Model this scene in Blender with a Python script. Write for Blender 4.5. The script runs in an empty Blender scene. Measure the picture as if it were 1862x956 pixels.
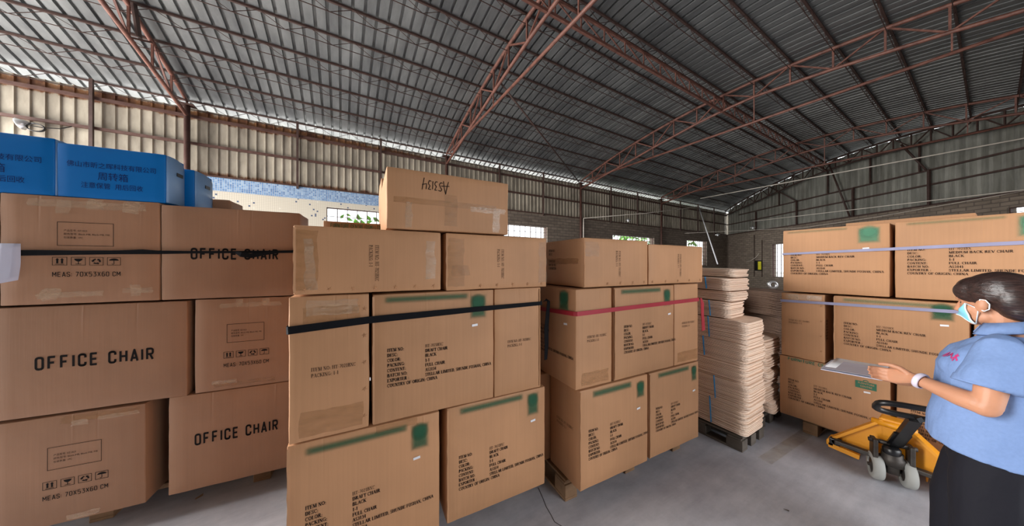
import bpy, bmesh, math, random
from math import sin, cos, pi, radians, sqrt, exp, atan2, hypot
from mathutils import Vector, Matrix, noise
S = bpy.context.scene
COL = S.collection
random.seed(7)

# ------------------------------------------------------------------ camera, sky, light, exposure
# world axes: x runs along the left wall towards the far gable, y towards the left wall, z up, floor z = 0
EYE = 1.57
HEAD = radians(-30.75)
cam = bpy.data.cameras.new('camera'); cam_o = bpy.data.objects.new('camera', cam); COL.objects.link(cam_o)
cam.sensor_width = 36.0; cam.lens = 36.0*520/1862; cam.shift_y = 4/1862; cam.clip_start = 0.02; cam.clip_end = 300
cam_o.location = (0, 0, EYE); cam_o.rotation_euler = (pi/2, 0, HEAD)
S.camera = cam_o
S.view_settings.view_transform = 'Standard'; S.view_settings.look = 'None'
S.view_settings.gamma = 1; S.view_settings.use_curve_mapping = False
S.view_settings.exposure = 0.0
w = bpy.data.worlds.new('sky'); S.world = w; w.use_nodes = True
nt = w.node_tree; nt.nodes.clear()
wo = nt.nodes.new('ShaderNodeOutputWorld'); bg = nt.nodes.new('ShaderNodeBackground')
bg.inputs[0].default_value = (0.93, 0.97, 1.0, 1); bg.inputs[1].default_value = 2.6
nt.links.new(bg.outputs[0], wo.inputs[0])

def area(name, loc, rot, sx, sy, power, color=(1, 1, 1)):
    l = bpy.data.lights.new(name, 'AREA'); l.shape = 'RECTANGLE'; l.size = sx; l.size_y = sy
    l.energy = power; l.color = color
    o = bpy.data.objects.new(name, l); COL.objects.link(o); o.location = loc; o.rotation_euler = rot
    return o
# daylight that comes in through the open end of the shed and through the unseen doorway in the right wall
o = area('daylight_open_end', (-7.4, 5.3, 3.6), (radians(52), 0, radians(-98)), 4.8, 3.6, 980, (1.0, 0.98, 0.95)); o.data.spread = radians(100)
area('roof_fill_open_end', (-8.4, 5.0, .5), (radians(142), 0, radians(-96)), 6.5, 3.2, 2400, (1.0, 0.98, 0.94))  # added lamp in place of light off the yard, brightens the roof underside
area('eave_fill_left_side', (5.5, 9.6, 2.4), (radians(205), 0, 0), 25.0, 1.8, 900, (1.0, 1.0, 0.97))  # added lamp outside the left wall, brightens the roof sheet near the eave
area('daylight_doorway', (3.6, -3.4, 1.8), (radians(90), 0, 0), 3.6, 2.8, 150, (0.95, 0.97, 1.0))

# ------------------------------------------------------------------ small helpers
def W(X, Z):
    """camera-plan metres (right, ahead) to world x, y"""
    return (X*cos(HEAD)-Z*sin(HEAD), X*sin(HEAD)+Z*cos(HEAD))

class MB:
    def __init__(s): s.v = []; s.f = []; s.sm = []
    def add(s, vs, fs, smooth=False):
        n = len(s.v); s.v += [tuple(p) for p in vs]
        s.f += [tuple(i+n for i in f) for f in fs]; s.sm += [smooth]*len(fs); return s
    def box(s, x0, x1, y0, y1, z0, z1):
        return s.add([(x0,y0,z0),(x1,y0,z0),(x1,y1,z0),(x0,y1,z0),(x0,y0,z1),(x1,y0,z1),(x1,y1,z1),(x0,y1,z1)],
                     [(0,3,2,1),(4,5,6,7),(0,1,5,4),(1,2,6,5),(2,3,7,6),(3,0,4,7)])
    def bbox(s, x0, x1, y0, y1, z0, z1, b=.004, M=None):
        bm = bmesh.new(); bmesh.ops.create_cube(bm, size=1)
        for v in bm.verts:
            v.co = Vector(((x0+x1)/2+v.co.x*(x1-x0), (y0+y1)/2+v.co.y*(y1-y0), (z0+z1)/2+v.co.z*(z1-z0)))
        bmesh.ops.bevel(bm, geom=list(bm.edges), offset=b, segments=2, affect='EDGES', profile=.5)
        return s.from_bm(bm, M)
    def from_bm(s, bm, M=None, smooth=False):
        if M: bm.transform(M)
        bm.verts.index_update()
        s.add([v.co[:] for v in bm.verts], [[v.index for v in f.verts] for f in bm.faces], smooth); bm.free(); return s
    def bar(s, a, b, w_, h_, up=(0, 0, 1)):
        a = Vector(a); b = Vector(b); d = (b-a).normalized(); u = Vector(up)
        if abs(d.dot(u)) > .99: u = Vector((1, 0, 0))
        x = d.cross(u).normalized()*w_/2; y = x.cross(d).normalized()*h_/2
        vs = [a-x-y, a+x-y, a+x+y, a-x+y, b-x-y, b+x-y, b+x+y, b-x+y]
        return s.add(vs, [(3,2,1,0),(4,5,6,7),(0,1,5,4),(1,2,6,5),(2,3,7,6),(3,0,4,7)])
    def tube(s, pts, r, n=8, cap=True, smooth=True):
        pts = [Vector(p) for p in pts]; rs = r if isinstance(r, (list, tuple)) else [r]*len(pts)
        vs = []; prev = None
        for i, p in enumerate(pts):
            t = (pts[min(i+1, len(pts)-1)]-pts[max(i-1, 0)]).normalized()
            if prev is None:
                u = Vector((0, 0, 1)) if abs(t.z) < .9 else Vector((1, 0, 0))
                x = t.cross(u).normalized()
            else:
                x = (prev-t*prev.dot(t)).normalized()
            prev = x; y = t.cross(x)
            vs += [p+(x*cos(2*pi*k/n)+y*sin(2*pi*k/n))*rs[i] for k in range(n)]
        fs = [(i*n+k, i*n+(k+1) % n, (i+1)*n+(k+1) % n, (i+1)*n+k) for i in range(len(pts)-1) for k in range(n)]
        if cap: fs += [tuple(range(n))[::-1], tuple((len(pts)-1)*n+k for k in range(n))]
        return s.add(vs, fs, smooth)
    def rings(s, rings, cap=True, smooth=True):
        n = len(rings[0]); vs = [p for r in rings for p in r]
        fs = [(i*n+k, i*n+(k+1) % n, (i+1)*n+(k+1) % n, (i+1)*n+k) for i in range(len(rings)-1) for k in range(n)]
        if cap: fs += [tuple(range(n))[::-1], tuple((len(rings)-1)*n+k for k in range(n))]
        return s.add(vs, fs, smooth)
    def lathe(s, prof, n=20, M=None, cap=True):
        rs = [[Vector((r*cos(2*pi*k/n), r*sin(2*pi*k/n), z)) for k in range(n)] for r, z in prof]
        if M: rs = [[M @ p for p in r] for r in rs]
        return s.rings(rs, cap)
    def prism(s, poly, y0, y1, M=None):
        """outline in x, z pushed from y0 to y1"""
        n = len(poly)
        vs = [Vector((x, y0, z)) for x, z in poly]+[Vector((x, y1, z)) for x, z in poly]
        if M: vs = [M @ v for v in vs]
        fs = [tuple(range(n)), tuple(range(2*n-1, n-1, -1))]+[((i+1) % n, i, n+i, n+(i+1) % n) for i in range(n)]
        return s.add(vs, fs)
    def ball(s, c, r, M=None, seg=16):
        bm = bmesh.new(); bmesh.ops.create_uvsphere(bm, u_segments=seg, v_segments=seg//2+2, radius=1)
        r = (r, r, r) if not isinstance(r, (tuple, list)) else r
        T = Matrix.Translation(c) @ (M or Matrix()) @ Matrix.Diagonal((*r, 1))
        return s.from_bm(bm, T, True)
    def mesh(s, name):
        me = bpy.data.meshes.new(name); me.from_pydata(s.v, [], s.f); me.update()
        me.polygons.foreach_set('use_smooth', s.sm); me.update()
        return me
    def build(s, name, m, parent=None):
        return obj(name, s.mesh(name), m, parent)

def obj(name, me, m, parent=None):
    o = bpy.data.objects.new(name, me); COL.objects.link(o)
    if m and not me.materials: me.materials.append(m)
    if parent is not None: o.parent = parent
    return o
def tag(o, label=None, cat=None, group=None, kind=None):
    if label: o['label'] = label
    if cat: o['category'] = cat
    if group: o['group'] = group
    if kind: o['kind'] = kind
    return o
def thing(name, label, cat, loc=(0, 0, 0), rz=0, group=None):
    o = bpy.data.objects.new(name, None); COL.objects.link(o); o.empty_display_size = .1
    o.location = loc; o.rotation_euler = (0, 0, rz)
    return tag(o, label, cat, group)
def struct(name, mb, m, parent=None, label=None):
    o = mb.build(name, m, parent)
    if parent is None: o['kind'] = 'structure'
    if label: o['label'] = label
    return o
def sm_angle(me, deg=35):
    bm = bmesh.new(); bm.from_mesh(me)
    for f in bm.faces: f.smooth = True
    for e in bm.edges:
        e.smooth = not (len(e.link_faces) == 2 and e.calc_face_angle(0) > radians(deg))
    bm.to_mesh(me); bm.free(); return me

# ------------------------------------------------------------------ materials
def lin(c):
    f = lambda u: u/12.92 if u <= .04045 else ((u+.055)/1.055)**2.4
    return tuple(f(x/255) for x in c)
class NT:
    def __init__(s, name):
        s.m = bpy.data.materials.new(name); s.m.use_nodes = True; s.t = s.m.node_tree
        s.b = s.t.nodes['Principled BSDF']
    def n(s, kind, **kw):
        nd = s.t.nodes.new('ShaderNode'+kind)
        for k, v in kw.items(): setattr(nd, k, v)
        return nd
    def l(s, a, b): s.t.links.new(a, b)
    def coord(s, scale=(1, 1, 1), which='Object', rot=(0, 0, 0)):
        c = s.n('TexCoord'); m = s.n('Mapping'); m.inputs['Scale'].default_value = scale; m.inputs['Rotation'].default_value = rot
        s.l(c.outputs[which], m.inputs[0]); return m.outputs[0]
    def noise(s, vec, scale, detail=4, rough=.55):
        t = s.n('TexNoise'); t.inputs['Scale'].default_value = scale; t.inputs['Detail'].default_value = detail
        t.inputs['Roughness'].default_value = rough; s.l(vec, t.inputs['Vector']); return t.outputs['Fac']
    def ramp(s, fac, stops):
        r = s.n('ValToRGB'); e = r.color_ramp.elements
        while len(e) < len(stops): e.new(.5)
        for i, (p, c) in enumerate(stops):
            e[i].position = p; e[i].color = (*c, 1) if len(c) == 3 else c
        s.l(fac, r.inputs[0]); return r.outputs[0]
    def mix(s, fac, a, b, mode='MIX'):
        x = s.n('Mix', data_type='RGBA', blend_type=mode)
        for k, v in ((0, fac), (6, a), (7, b)):
            if hasattr(v, 'default_value') or hasattr(v, 'links'): s.l(v, x.inputs[k])
            elif k == 0: x.inputs[0].default_value = v
            else: x.inputs[k].default_value = (*v, 1)
        return x.outputs[2]
    def math(s, op, a, b=None, c=None):
        x = s.n('Math', operation=op)
        for i, v in enumerate((a, b, c)):
            if v is None: continue
            if isinstance(v, (int, float)): x.inputs[i].default_value = v
            else: s.l(v, x.inputs[i])
        return x.outputs[0]
    def bump(s, h, strength, dist=.01):
        b = s.n('Bump'); b.inputs['Strength'].default_value = strength; b.inputs['Distance'].default_value = dist
        s.l(h, b.inputs['Height']); s.l(b.outputs[0], s.b.inputs['Normal'])
    def set(s, rough=.6, metal=0, col=None, spec=.5):
        s.b.inputs['Roughness'].default_value = rough; s.b.inputs['Metallic'].default_value = metal
        s.b.inputs['Specular IOR Level'].default_value = spec
        if col is not None:
            if isinstance(col, tuple): s.b.inputs['Base Color'].default_value = (*col, 1)
            else: s.l(col, s.b.inputs['Base Color'])
        return s.m
def simple(name, rgb, rough=.6, metal=0, var=.12, scale=6, bump=0, spec=.5):
    t = NT(name); c = lin(rgb); v = t.coord()
    f = t.noise(v, scale, 5)
    a = tuple(x*(1-var) for x in c); b = tuple(min(1, x*(1+var)) for x in c)
    t.set(rough, metal, t.ramp(f, [(.3, a), (.7, b)]), spec)
    if bump: t.bump(t.noise(v, scale*12, 3), bump, .004)
    return t.m
def cardboard(name, rgb):
    t = NT(name); c = lin(rgb); v = t.coord()
    info = t.n('ObjectInfo')
    off = t.n('VectorMath', operation='ADD'); t.l(v, off.inputs[0])
    cmb = t.n('CombineXYZ'); r10 = t.math('MULTIPLY', info.outputs['Random'], 37.0)
    for i in range(3): t.l(r10, cmb.inputs[i])
    t.l(cmb.outputs[0], off.inputs[1]); vo = off.outputs[0]
    big = t.noise(vo, 2.2, 3)
    col = t.ramp(big, [(.3, tuple(x*.9 for x in c)), (.7, tuple(x*1.09 for x in c))])
    st = t.n('Mapping'); st.inputs['Scale'].default_value = (60, 60, .8); t.l(vo, st.inputs[0])
    fine = t.noise(st.outputs[0], 1.4, 4)
    col = t.mix(.28, col, t.ramp(fine, [(.3, (.86, .85, .84)), (.7, (1.1, 1.1, 1.1))]), 'MULTIPLY')
    tone = t.ramp(info.outputs['Random'], [(0, (.93, .93, .93)), (1, (1.06, 1.05, 1.04))])
    col = t.mix(1.0, col, tone, 'MULTIPLY')
    t.set(.62, 0, col, .35)
    # pressed vertical creases and soft dents
    sep = t.n('SeparateXYZ'); t.l(v, sep.inputs[0])
    h = t.math('MULTIPLY', t.noise(vo, 5, 2), .5)
    top = t.math('MINIMUM', t.math('MAXIMUM', t.math('MULTIPLY_ADD', sep.outputs[2], 4.0, -1.5), 0.0), 1.0)
    for k, (mul, o_) in enumerate(((.35, -.1), (-.42, .22))):
        ctr = t.math('MULTIPLY_ADD', info.outputs['Random'], mul, o_)
        d = t.math('ABSOLUTE', t.math('SUBTRACT', sep.outputs[0], ctr))
        g = t.math('SUBTRACT', 1.0, t.math('MINIMUM', t.math('MULTIPLY', d, 160), 1.0))
        g = t.math('MULTIPLY', g, top)
        h = t.math('MULTIPLY_ADD', g, -.16 if k else .15, h)
    h = t.math('MULTIPLY_ADD', fine, .06, h)
    t.bump(h, .55, .012)
    return t.m
def rusty(name, rgb, rust=(92, 52, 36), amt=.5, rough=.6, metal=.1):
    t = NT(name); v = t.coord()
    f = t.noise(v, 9, 8, .7)
    col = t.ramp(f, [(amt-.12, lin(rust)), (amt+.12, lin(rgb))])
    t.set(rough, metal, col); t.bump(f, .2, .004); return t.m

M = {}
M['card'] = cardboard('card', (178, 133, 96))
M['card_pink'] = cardboard('card_pink', (152, 114, 88))
M['ink'] = simple('ink', (24, 21, 21), .8, spec=.15)
M['ink_soft'] = simple('ink_soft', (58, 43, 36), .8, spec=.15)
M['ink_green'] = simple('ink_green', (44, 104, 78), .7)
M['steel_red'] = rusty('steel_red', (112, 72, 60), (78, 46, 38), .45, .55)
M['steel_dark'] = rusty('steel_dark', (70, 50, 44), (54, 34, 28), .45, .6)
M['steel_girt'] = rusty('steel_girt', (84, 58, 50), (70, 42, 34), .5, .6)
M['pale_pipe'] = simple('pale_pipe', (214, 204, 192), .5)
M['wood'] = simple('wood', (128, 98, 70), .8, var=.25, scale=9, bump=.3)
M['wood_grey'] = simple('wood_grey', (92, 84, 76), .85, var=.25, scale=9, bump=.3)
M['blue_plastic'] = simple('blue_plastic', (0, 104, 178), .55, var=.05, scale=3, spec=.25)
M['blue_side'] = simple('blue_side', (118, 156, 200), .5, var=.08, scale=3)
M['ink_blue'] = simple('ink_blue', (16, 34, 88), .7, spec=.2)
M['strap_black'] = simple('strap_black', (17, 18, 22), .8, bump=.2, spec=.15)
M['strap_red'] = simple('strap_red', (156, 16, 40), .6, bump=.2)
M['strap_lilac'] = simple('strap_lilac', (136, 135, 166), .5, bump=.1)
M['strap_blue'] = simple('strap_blue', (24, 128, 184), .5)
M['paper'] = simple('paper', (184, 184, 202), .7, var=.04)
M['white'] = simple('white', (226, 226, 230), .6, var=.04)
M['black'] = simple('black', (18, 18, 20), .35, var=.2)
M['iron'] = rusty('iron', (70, 66, 62), (50, 42, 38), .45, .5, .5)
M['yellow'] = rusty('yellow', (226, 150, 24), (176, 110, 24), .28, .45, 0)
M['wheel'] = simple('wheel', (150, 150, 146), .7, var=.1)
M['yellow_sign'] = simple('yellow_sign', (206, 196, 40), .6)
M['metal_pale'] = simple('metal_pale', (190, 190, 190), .3, .8)

def tape_mat(name, rgb, rough, alpha):
    t = NT(name); v = t.coord((1, 1, 3)); f = t.noise(v, 22, 5, .65)
    c = lin(rgb); t.set(rough, 0, t.ramp(f, [(.35, tuple(x*.9 for x in c)), (.72, tuple(min(1, x*1.25) for x in c))]), .6)
    t.l(t.ramp(t.noise(v, 13, 4), [(.3, (alpha*.45,)*3), (.7, (alpha,)*3)]), t.b.inputs['Alpha'])
    t.bump(t.noise(v, 40, 4), .5, .004); return t.m
M['tape_clear'] = tape_mat('tape_clear', (206, 178, 150), .18, .5)
M['tape_brown'] = tape_mat('tape_brown', (168, 122, 76), .3, .4)
def blur_print(name, rgb, amt):
    """soft edged green print: its coverage is stored with the patch"""
    t = NT(name); a = t.n('Attribute', attribute_name='cover')
    t.set(.65, 0, lin(rgb), .3)
    t.l(t.math('MULTIPLY', a.outputs['Fac'], amt), t.b.inputs['Alpha']); return t.m
M['green_print'] = blur_print('green_print', (36, 92, 64), .72)
M['green_faint'] = blur_print('green_faint', (100, 128, 92), .55)
M['green_teal'] = blur_print('green_teal', (84, 142, 112), .7)

# floor
t = NT('concrete'); v = t.coord(); a = t.noise(v, .7, 6, .6); b = t.noise(v, 5, 8, .7)
c = t.ramp(a, [(.3, lin((164, 164, 171))), (.7, lin((190, 189, 193)))])
c = t.mix(.6, c, t.ramp(b, [(.32, (.72, .72, .74)), (.62, (1.05, 1.05, 1.05))]), 'MULTIPLY')
st = t.n('Mapping'); st.inputs['Scale'].default_value = (1.2, 7, 1); st.inputs['Rotation'].default_value = (0, 0, .5); t.l(v, st.inputs[0])
c = t.mix(.5, c, t.ramp(t.noise(st.outputs[0], 2, 6, .7), [(.34, (.78, .78, .8)), (.6, (1.04, 1.04, 1.05))]), 'MULTIPLY')
M['concrete'] = t.set(.55, 0, c, .4); t.bump(b, .15, .01)
# roof sheet: dull galvanised steel
t = NT('galvanised'); v = t.coord((1, .25, 1)); f = t.noise(v, 3, 6, .6)
t.set(.4, .5, t.ramp(f, [(.3, lin((92, 93, 94))), (.7, lin((134, 135, 134)))]), .5); M['roof'] = t.m
# wall cladding: painted sheet, rust along the top edge, at the foot and round the girts
t = NT('cladding'); v = t.coord(); f = t.noise(t.coord((1, 1, .35)), 4, 6, .6)
c = t.ramp(f, [(.3, lin((124, 115, 102))), (.7, lin((176, 166, 149)))])
sep = t.n('SeparateXYZ'); t.l(v, sep.inputs[0])
nz = t.noise(t.coord((2.2, 1, .8)), 2.4, 8, .72)
def band(z0, wd):
    d = t.math('ABSOLUTE', t.math('SUBTRACT', sep.outputs[2], z0))
    return t.math('SUBTRACT', 1.0, t.math('MINIMUM', t.math('MULTIPLY', d, 1/wd), 1.0))
bb = t.math('MAXIMUM', t.math('MAXIMUM', band(4.47, .2), t.math('MULTIPLY', band(3.3, .26), .85)), t.math('MULTIPLY', band(3.9, .12), .5))
left = t.math('MINIMUM', t.math('MAXIMUM', t.math('MULTIPLY_ADD', sep.outputs[0], -.2, 1.0), .25), 1.0)
msk = t.math('MULTIPLY', t.math('MULTIPLY', bb, left), nz)
c = t.mix(t.ramp(msk, [(.23, (0, 0, 0)), (.31, (1, 1, 1))]), c, t.ramp(nz, [(.4, lin((140, 96, 58))), (.6, lin((92, 54, 34)))]))
M['cladding'] = t.set(.6, .1, c)
t = NT('gable_sheet'); f = t.noise(t.coord((3, 3, .3)), 2.4, 7, .65); g = t.noise(t.coord(), 1.1, 4)
c = t.ramp(f, [(.3, lin((92, 91, 84))), (.7, lin((144, 143, 134)))])
M['gable'] = t.set(.6, .1, t.mix(.5, c, t.ramp(g, [(.35, (.6, .56, .52)), (.6, (1.05, 1.05, 1.05))]), 'MULTIPLY'))
# grey block wall
t = NT('block_wall'); v = t.coord((1, 1, 1), rot=(pi/2, 0, 0)); br = t.n('TexBrick'); t.l(v, br.inputs[0])
br.inputs['Color1'].default_value = (*lin((134, 121, 109)), 1); br.inputs['Color2'].default_value = (*lin((118, 106, 95)), 1)
br.inputs['Mortar'].default_value = (*lin((102, 92, 84)), 1)
for k, val in (('Scale', 1.0), ('Mortar Size', .012), ('Brick Width', .27), ('Row Height', .10), ('Bias', 0.0)): br.inputs[k].default_value = val
f = t.noise(t.coord((.5, .5, 2.6)), 5, 8, .72)
c = t.mix(.85, br.outputs[0], t.ramp(f, [(.3, (.6, .58, .56)), (.65, (1.15, 1.14, 1.13))]), 'MULTIPLY')
M['block'] = t.set(.85, 0, c, .3); t.bump(f, .5, .03)
# white mosaic with scattered blue chips, and the blue band above
def mosaic(name, blue):
    t = NT(name); v = t.coord((1, 1, 1), rot=(pi/2, 0, 0)); br = t.n('TexBrick', offset=0.0); t.l(v, br.inputs[0])
    for k, val in (('Scale', 1.0), ('Mortar Size', .003), ('Brick Width', .035), ('Row Height', .035)): br.inputs[k].default_value = val
    sn = t.n('VectorMath', operation='SNAP'); sn.inputs[1].default_value = (.035, .035, 10); t.l(v, sn.inputs[0])
    wn = t.n('TexWhiteNoise', noise_dimensions='2D'); t.l(sn.outputs[0], wn.inputs['Vector'])
    if blue:
        cell = t.ramp(wn.outputs['Value'], [(0, lin((66, 104, 150))), (.5, lin((96, 134, 176))), (1, lin((140, 164, 190)))])
        mort = lin((176, 180, 180))
    else:
        cell = t.ramp(wn.outputs['Value'], [(0, lin((196, 188, 172))), (.94, lin((206, 200, 186))), (.955, lin((70, 84, 112))), (1, lin((60, 76, 110)))])
        cell.node.color_ramp.interpolation = 'CONSTANT'; mort = lin((172, 163, 148))
    t.l(cell, br.inputs['Color1']); t.l(cell, br.inputs['Color2']); br.inputs['Mortar'].default_value = (*mort, 1)
    return t.set(.4, 0, br.outputs[0], .5)
M['mosaic'] = mosaic('mosaic', False); M['mosaic_blue'] = mosaic('mosaic_blue', True)
# plywood
t = NT('plywood'); f = t.noise(t.coord((2, 2, 220)), 3, 5, .6); g = t.noise(t.coord(), 6, 4)
info = t.n('ObjectInfo')
c = t.ramp(f, [(.3, lin((222, 188, 164))), (.7, lin((250, 232, 214)))])
c = t.mix(1.0, c, t.ramp(info.outputs['Random'], [(0, (.86, .83, .8)), (1, (1.03, 1.02, 1.0))]), 'MULTIPLY')
M['ply'] = t.set(.7, 0, c, .3)
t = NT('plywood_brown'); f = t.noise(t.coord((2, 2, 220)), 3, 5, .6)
M['ply_dark'] = t.set(.75, 0, t.ramp(f, [(.3, lin((100, 79, 66))), (.7, lin((142, 114, 97)))]), .3)  # darker brown than the front plywood, for the piles farther back
# foliage
t = NT('leaf'); info = t.n('ObjectInfo'); f = t.noise(t.coord(), 3, 3)
M['leaf'] = t.set(.5, 0, t.ramp(f, [(.3, lin((56, 110, 40))), (.7, lin((120, 178, 70)))]))
M['leaf_bark'] = simple('bark', (96, 78, 60), .9)
M['ground_out'] = simple('ground_out', (190, 188, 182), .9)
# ------------------------------------------------------------------ the shed
YW = 7.8                    # left wall
SPAN = 10.4
XO = -6.6                   # open end
GX, GY = 19.03, 7.8         # far left corner
GA = atan2(-.835, -.550)    # direction of the skewed gable wall, seen from that corner
GL = 12.6
def roof_z(q): return EYE+3.17+.85*(1-((q-5.2)/5.2)**2)     # q: distance from the left wall
CH = ((0, 2.8), (1, 2.98), (2.3, 3.20), (3.2, 3.37), (4.4, 3.55), (5.2, 3.59), (6.23, 3.52), (7.5, 3.36), (8.13, 3.26), (9.5, 2.98), (10.5, 2.8))
def chord_z(q):
    for (a, za), (b, zb) in zip(CH, CH[1:]):
        if q <= b: return EYE+za+(zb-za)*(q-a)/(b-a)
    return EYE+2.8
def gable_x(q): return GX-.6587*q
STN = (-2.5, 2.5, 7.55, 12.55)

fl = MB(); fl.box(-9, 22, -9, 9, -.2, 0); floor = struct('floor', fl, M['concrete'])
# hairline crack and a worn yellow line on the slab
ck = MB(); pts = [W(*p) for p in ((.185, 2.02), (.21, 1.92), (.222, 1.86), (.245, 1.80), (.26, 1.75), (.30, 1.72), (.345, 1.685), (.36, 1.66), (.40, 1.62), (.47, 1.57), (.56, 1.5), (.7, 1.42))]
for i in range(len(pts)-1):
    (x0, y0), (x1, y1) = pts[i], pts[i+1]; d = hypot(x1-x0, y1-y0); nx, ny = -(y1-y0)/d*.0022, (x1-x0)/d*.0022
    ck.add([(x0-nx, y0-ny, .0006), (x1-nx, y1-ny, .0006), (x1+nx, y1+ny, .0006), (x0+nx, y0+ny, .0006)], [(0, 1, 2, 3)])
struct('crack', ck, M['iron'], floor, 'dark hairline crack in the concrete')
t = NT('worn_paint'); t.set(.7, 0, lin((176, 154, 104))); t.l(t.ramp(t.noise(t.coord(), 9, 6, .7), [(.35, (.08,)*3), (.7, (.36,)*3)]), t.b.inputs['Alpha'])
yl = MB(); a = W(2.024, 2.293); b = W(2.80, 2.70)
dx, dy = b[0]-a[0], b[1]-a[1]; d = hypot(dx, dy); nx, ny = -dy/d*.045, dx/d*.045
yl.add([(a[0]-nx, a[1]-ny, .001), (b[0]-nx, b[1]-ny, .001), (b[0]+nx, b[1]+ny, .001), (a[0]+nx, a[1]+ny, .001)], [(0, 1, 2, 3)])
struct('painted_line', yl, t.m, floor, 'worn faded yellow line on the concrete')

# corrugated roof sheet, ribs run up and over the arch
rb = MB(); pitch = .165; prof = [(0, 0), (.118, 0), (.124, .045), (.158, .045)]
xs = []; k = 0
while XO+k*pitch < GX+.6:
    xs += [(XO+k*pitch+a, b) for a, b in prof]; k += 1
qs = [-.32+i*(SPAN+.64)/26 for i in range(27)]
nq = len(qs); vs = []; fs = []
for x, dz in xs:
    for q in qs: vs.append((x, YW-q, roof_z(q)+dz))
for i in range(len(xs)-1):
    for j in range(nq-1):
        q = (qs[j]+qs[j+1])/2
        if xs[i][0] > gable_x(q)+.25: continue
        fs.append((i*nq+j, i*nq+j+1, (i+1)*nq+j+1, (i+1)*nq+j))
rb.add(vs, fs); struct('ceiling', rb, M['roof'])

# left wall: blocks below, ribbed sheet above, windows cut through
WIN = [(-.30, .95, 1.55, 2.90), (4.35, 6.05, 1.55, 2.87), (9.35, 12.1, 1.55, 2.80), (14.75, 16.75, 1.55, 2.83)]
ZT = 3.29
def wall_panels(mb, x0, x1, z0, z1, y0, y1, holes):
    xs_ = sorted({x0, x1, *[h[0] for h in holes], *[h[1] for h in holes]})
    xs_ = [x for x in xs_ if x0 <= x <= x1]
    for a, b in zip(xs_, xs_[1:]):
        h = [h for h in holes if h[0] <= a and h[1] >= b]
        if h:
            if h[0][2] > z0: mb.box(a, b, y0, y1, z0, h[0][2])
            mb.box(a, b, y0, y1, h[0][3], z1)
        else: mb.box(a, b, y0, y1, z0, z1)
wl = MB(); wall_panels(wl, XO, GX+.5, 0, ZT, YW, YW+.22, WIN); wall_left = struct('wall_left', wl, M['block'])
ms = MB(); wall_panels(ms, XO, 2.3, .0, 3.03, YW-.02, YW, WIN[:1]); struct('mosaic_tiles', ms, M['mosaic'], wall_left, 'cream mosaic tiles with scattered dark blue chips')
ms = MB(); ms.box(XO, 2.3, YW-.025, YW, 3.03, ZT); struct('mosaic_band', ms, M['mosaic_blue'], wall_left, 'band of small blue mosaic tiles')
def ribbed(L, z0, ztop, pitch=.145, depth=.022):
    vs = []; fs = []; x = 0
    prof = [(0, 0), (.112, 0), (.12, -depth), (.137, -depth)]; pts = []
    while x < L: pts += [(x+a, b) for a, b in prof]; x += pitch
    for x, d in pts:
        zt = ztop(x); vs += [(x, d, z0), (x, d, zt)]
    fs = [(2*i, 2*i+2, 2*i+3, 2*i+1) for i in range(len(pts)-1)]
    return MB().add(vs, fs)
mb = ribbed(GX-XO+.4, ZT, lambda x: EYE+3.02); mb.v = [(x+XO, YW+.09+y, z) for x, y, z in mb.v]
struct('metal_cladding', mb, M['cladding'], wall_left, 'stained ribbed metal sheets rusted along the top')
for z, hh in ((EYE+2.84, .05), (3.9, .045), (ZT+.02, .04)):
    g = MB(); g.box(XO, GX, YW, YW+.05, z-hh/2, z+hh/2); struct('girt', g, M['steel_girt'], wall_left)
posts = []
for a, b in zip((-7.5,)+STN[:3], STN): posts += [a+(b-a)/3, a+2*(b-a)/3]
posts = [x for x in posts if x > -2.5]+[-3.63]
posts += [12.55+1.62, 12.55+3.25, 12.55+4.9]
for x in posts:
    if x < XO: continue
    g = MB(); g.box(x-.02, x+.02, YW-.05, YW-.005, ZT-.05, EYE+3.14); struct('wall_post', g, M['steel_dark'], wall_left)

def window(i, x0, x1, z0, z1, fr, nx_, nz_, parent_m=None, mat_bar='steel_girt'):
    """opening in a wall: frame, welded bar grille; fr maps local x, depth, z to the world"""
    mb = MB()
    def bx(a0, a1, d0, d1, c0, c1): mb.box(a0, a1, d0, d1, c0, c1)
    for a in (x0, x1-.014): bx(a, a+.014, .06, .12, z0, z1)
    for c in (z0, z1-.014): bx(x0, x1, .06, .12, c, c+.014)
    root = struct('window_%d' % i, mb, M[mat_bar])
    gr = MB()
    for k in range(1, nx_):
        x = x0+(x1-x0)*k/nx_; gr.box(x-.008, x+.008, .08, .10, z0, z1)
    for k in range(1, nz_):
        z = z0+(z1-z0)*k/nz_; gr.box(x0, x1, .083, .097, z-.006, z+.006)
    g = struct('grille', gr, M[mat_bar], root)
    root.location = fr[0]; root.rotation_euler = (0, 0, fr[1]); return root
for i, (x0, x1, z0, z1) in enumerate(WIN): window(i+1, x0, x1, z0, z1, ((0, YW, 0), 0), max(5, int((x1-x0)/.19)), 7)

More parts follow.
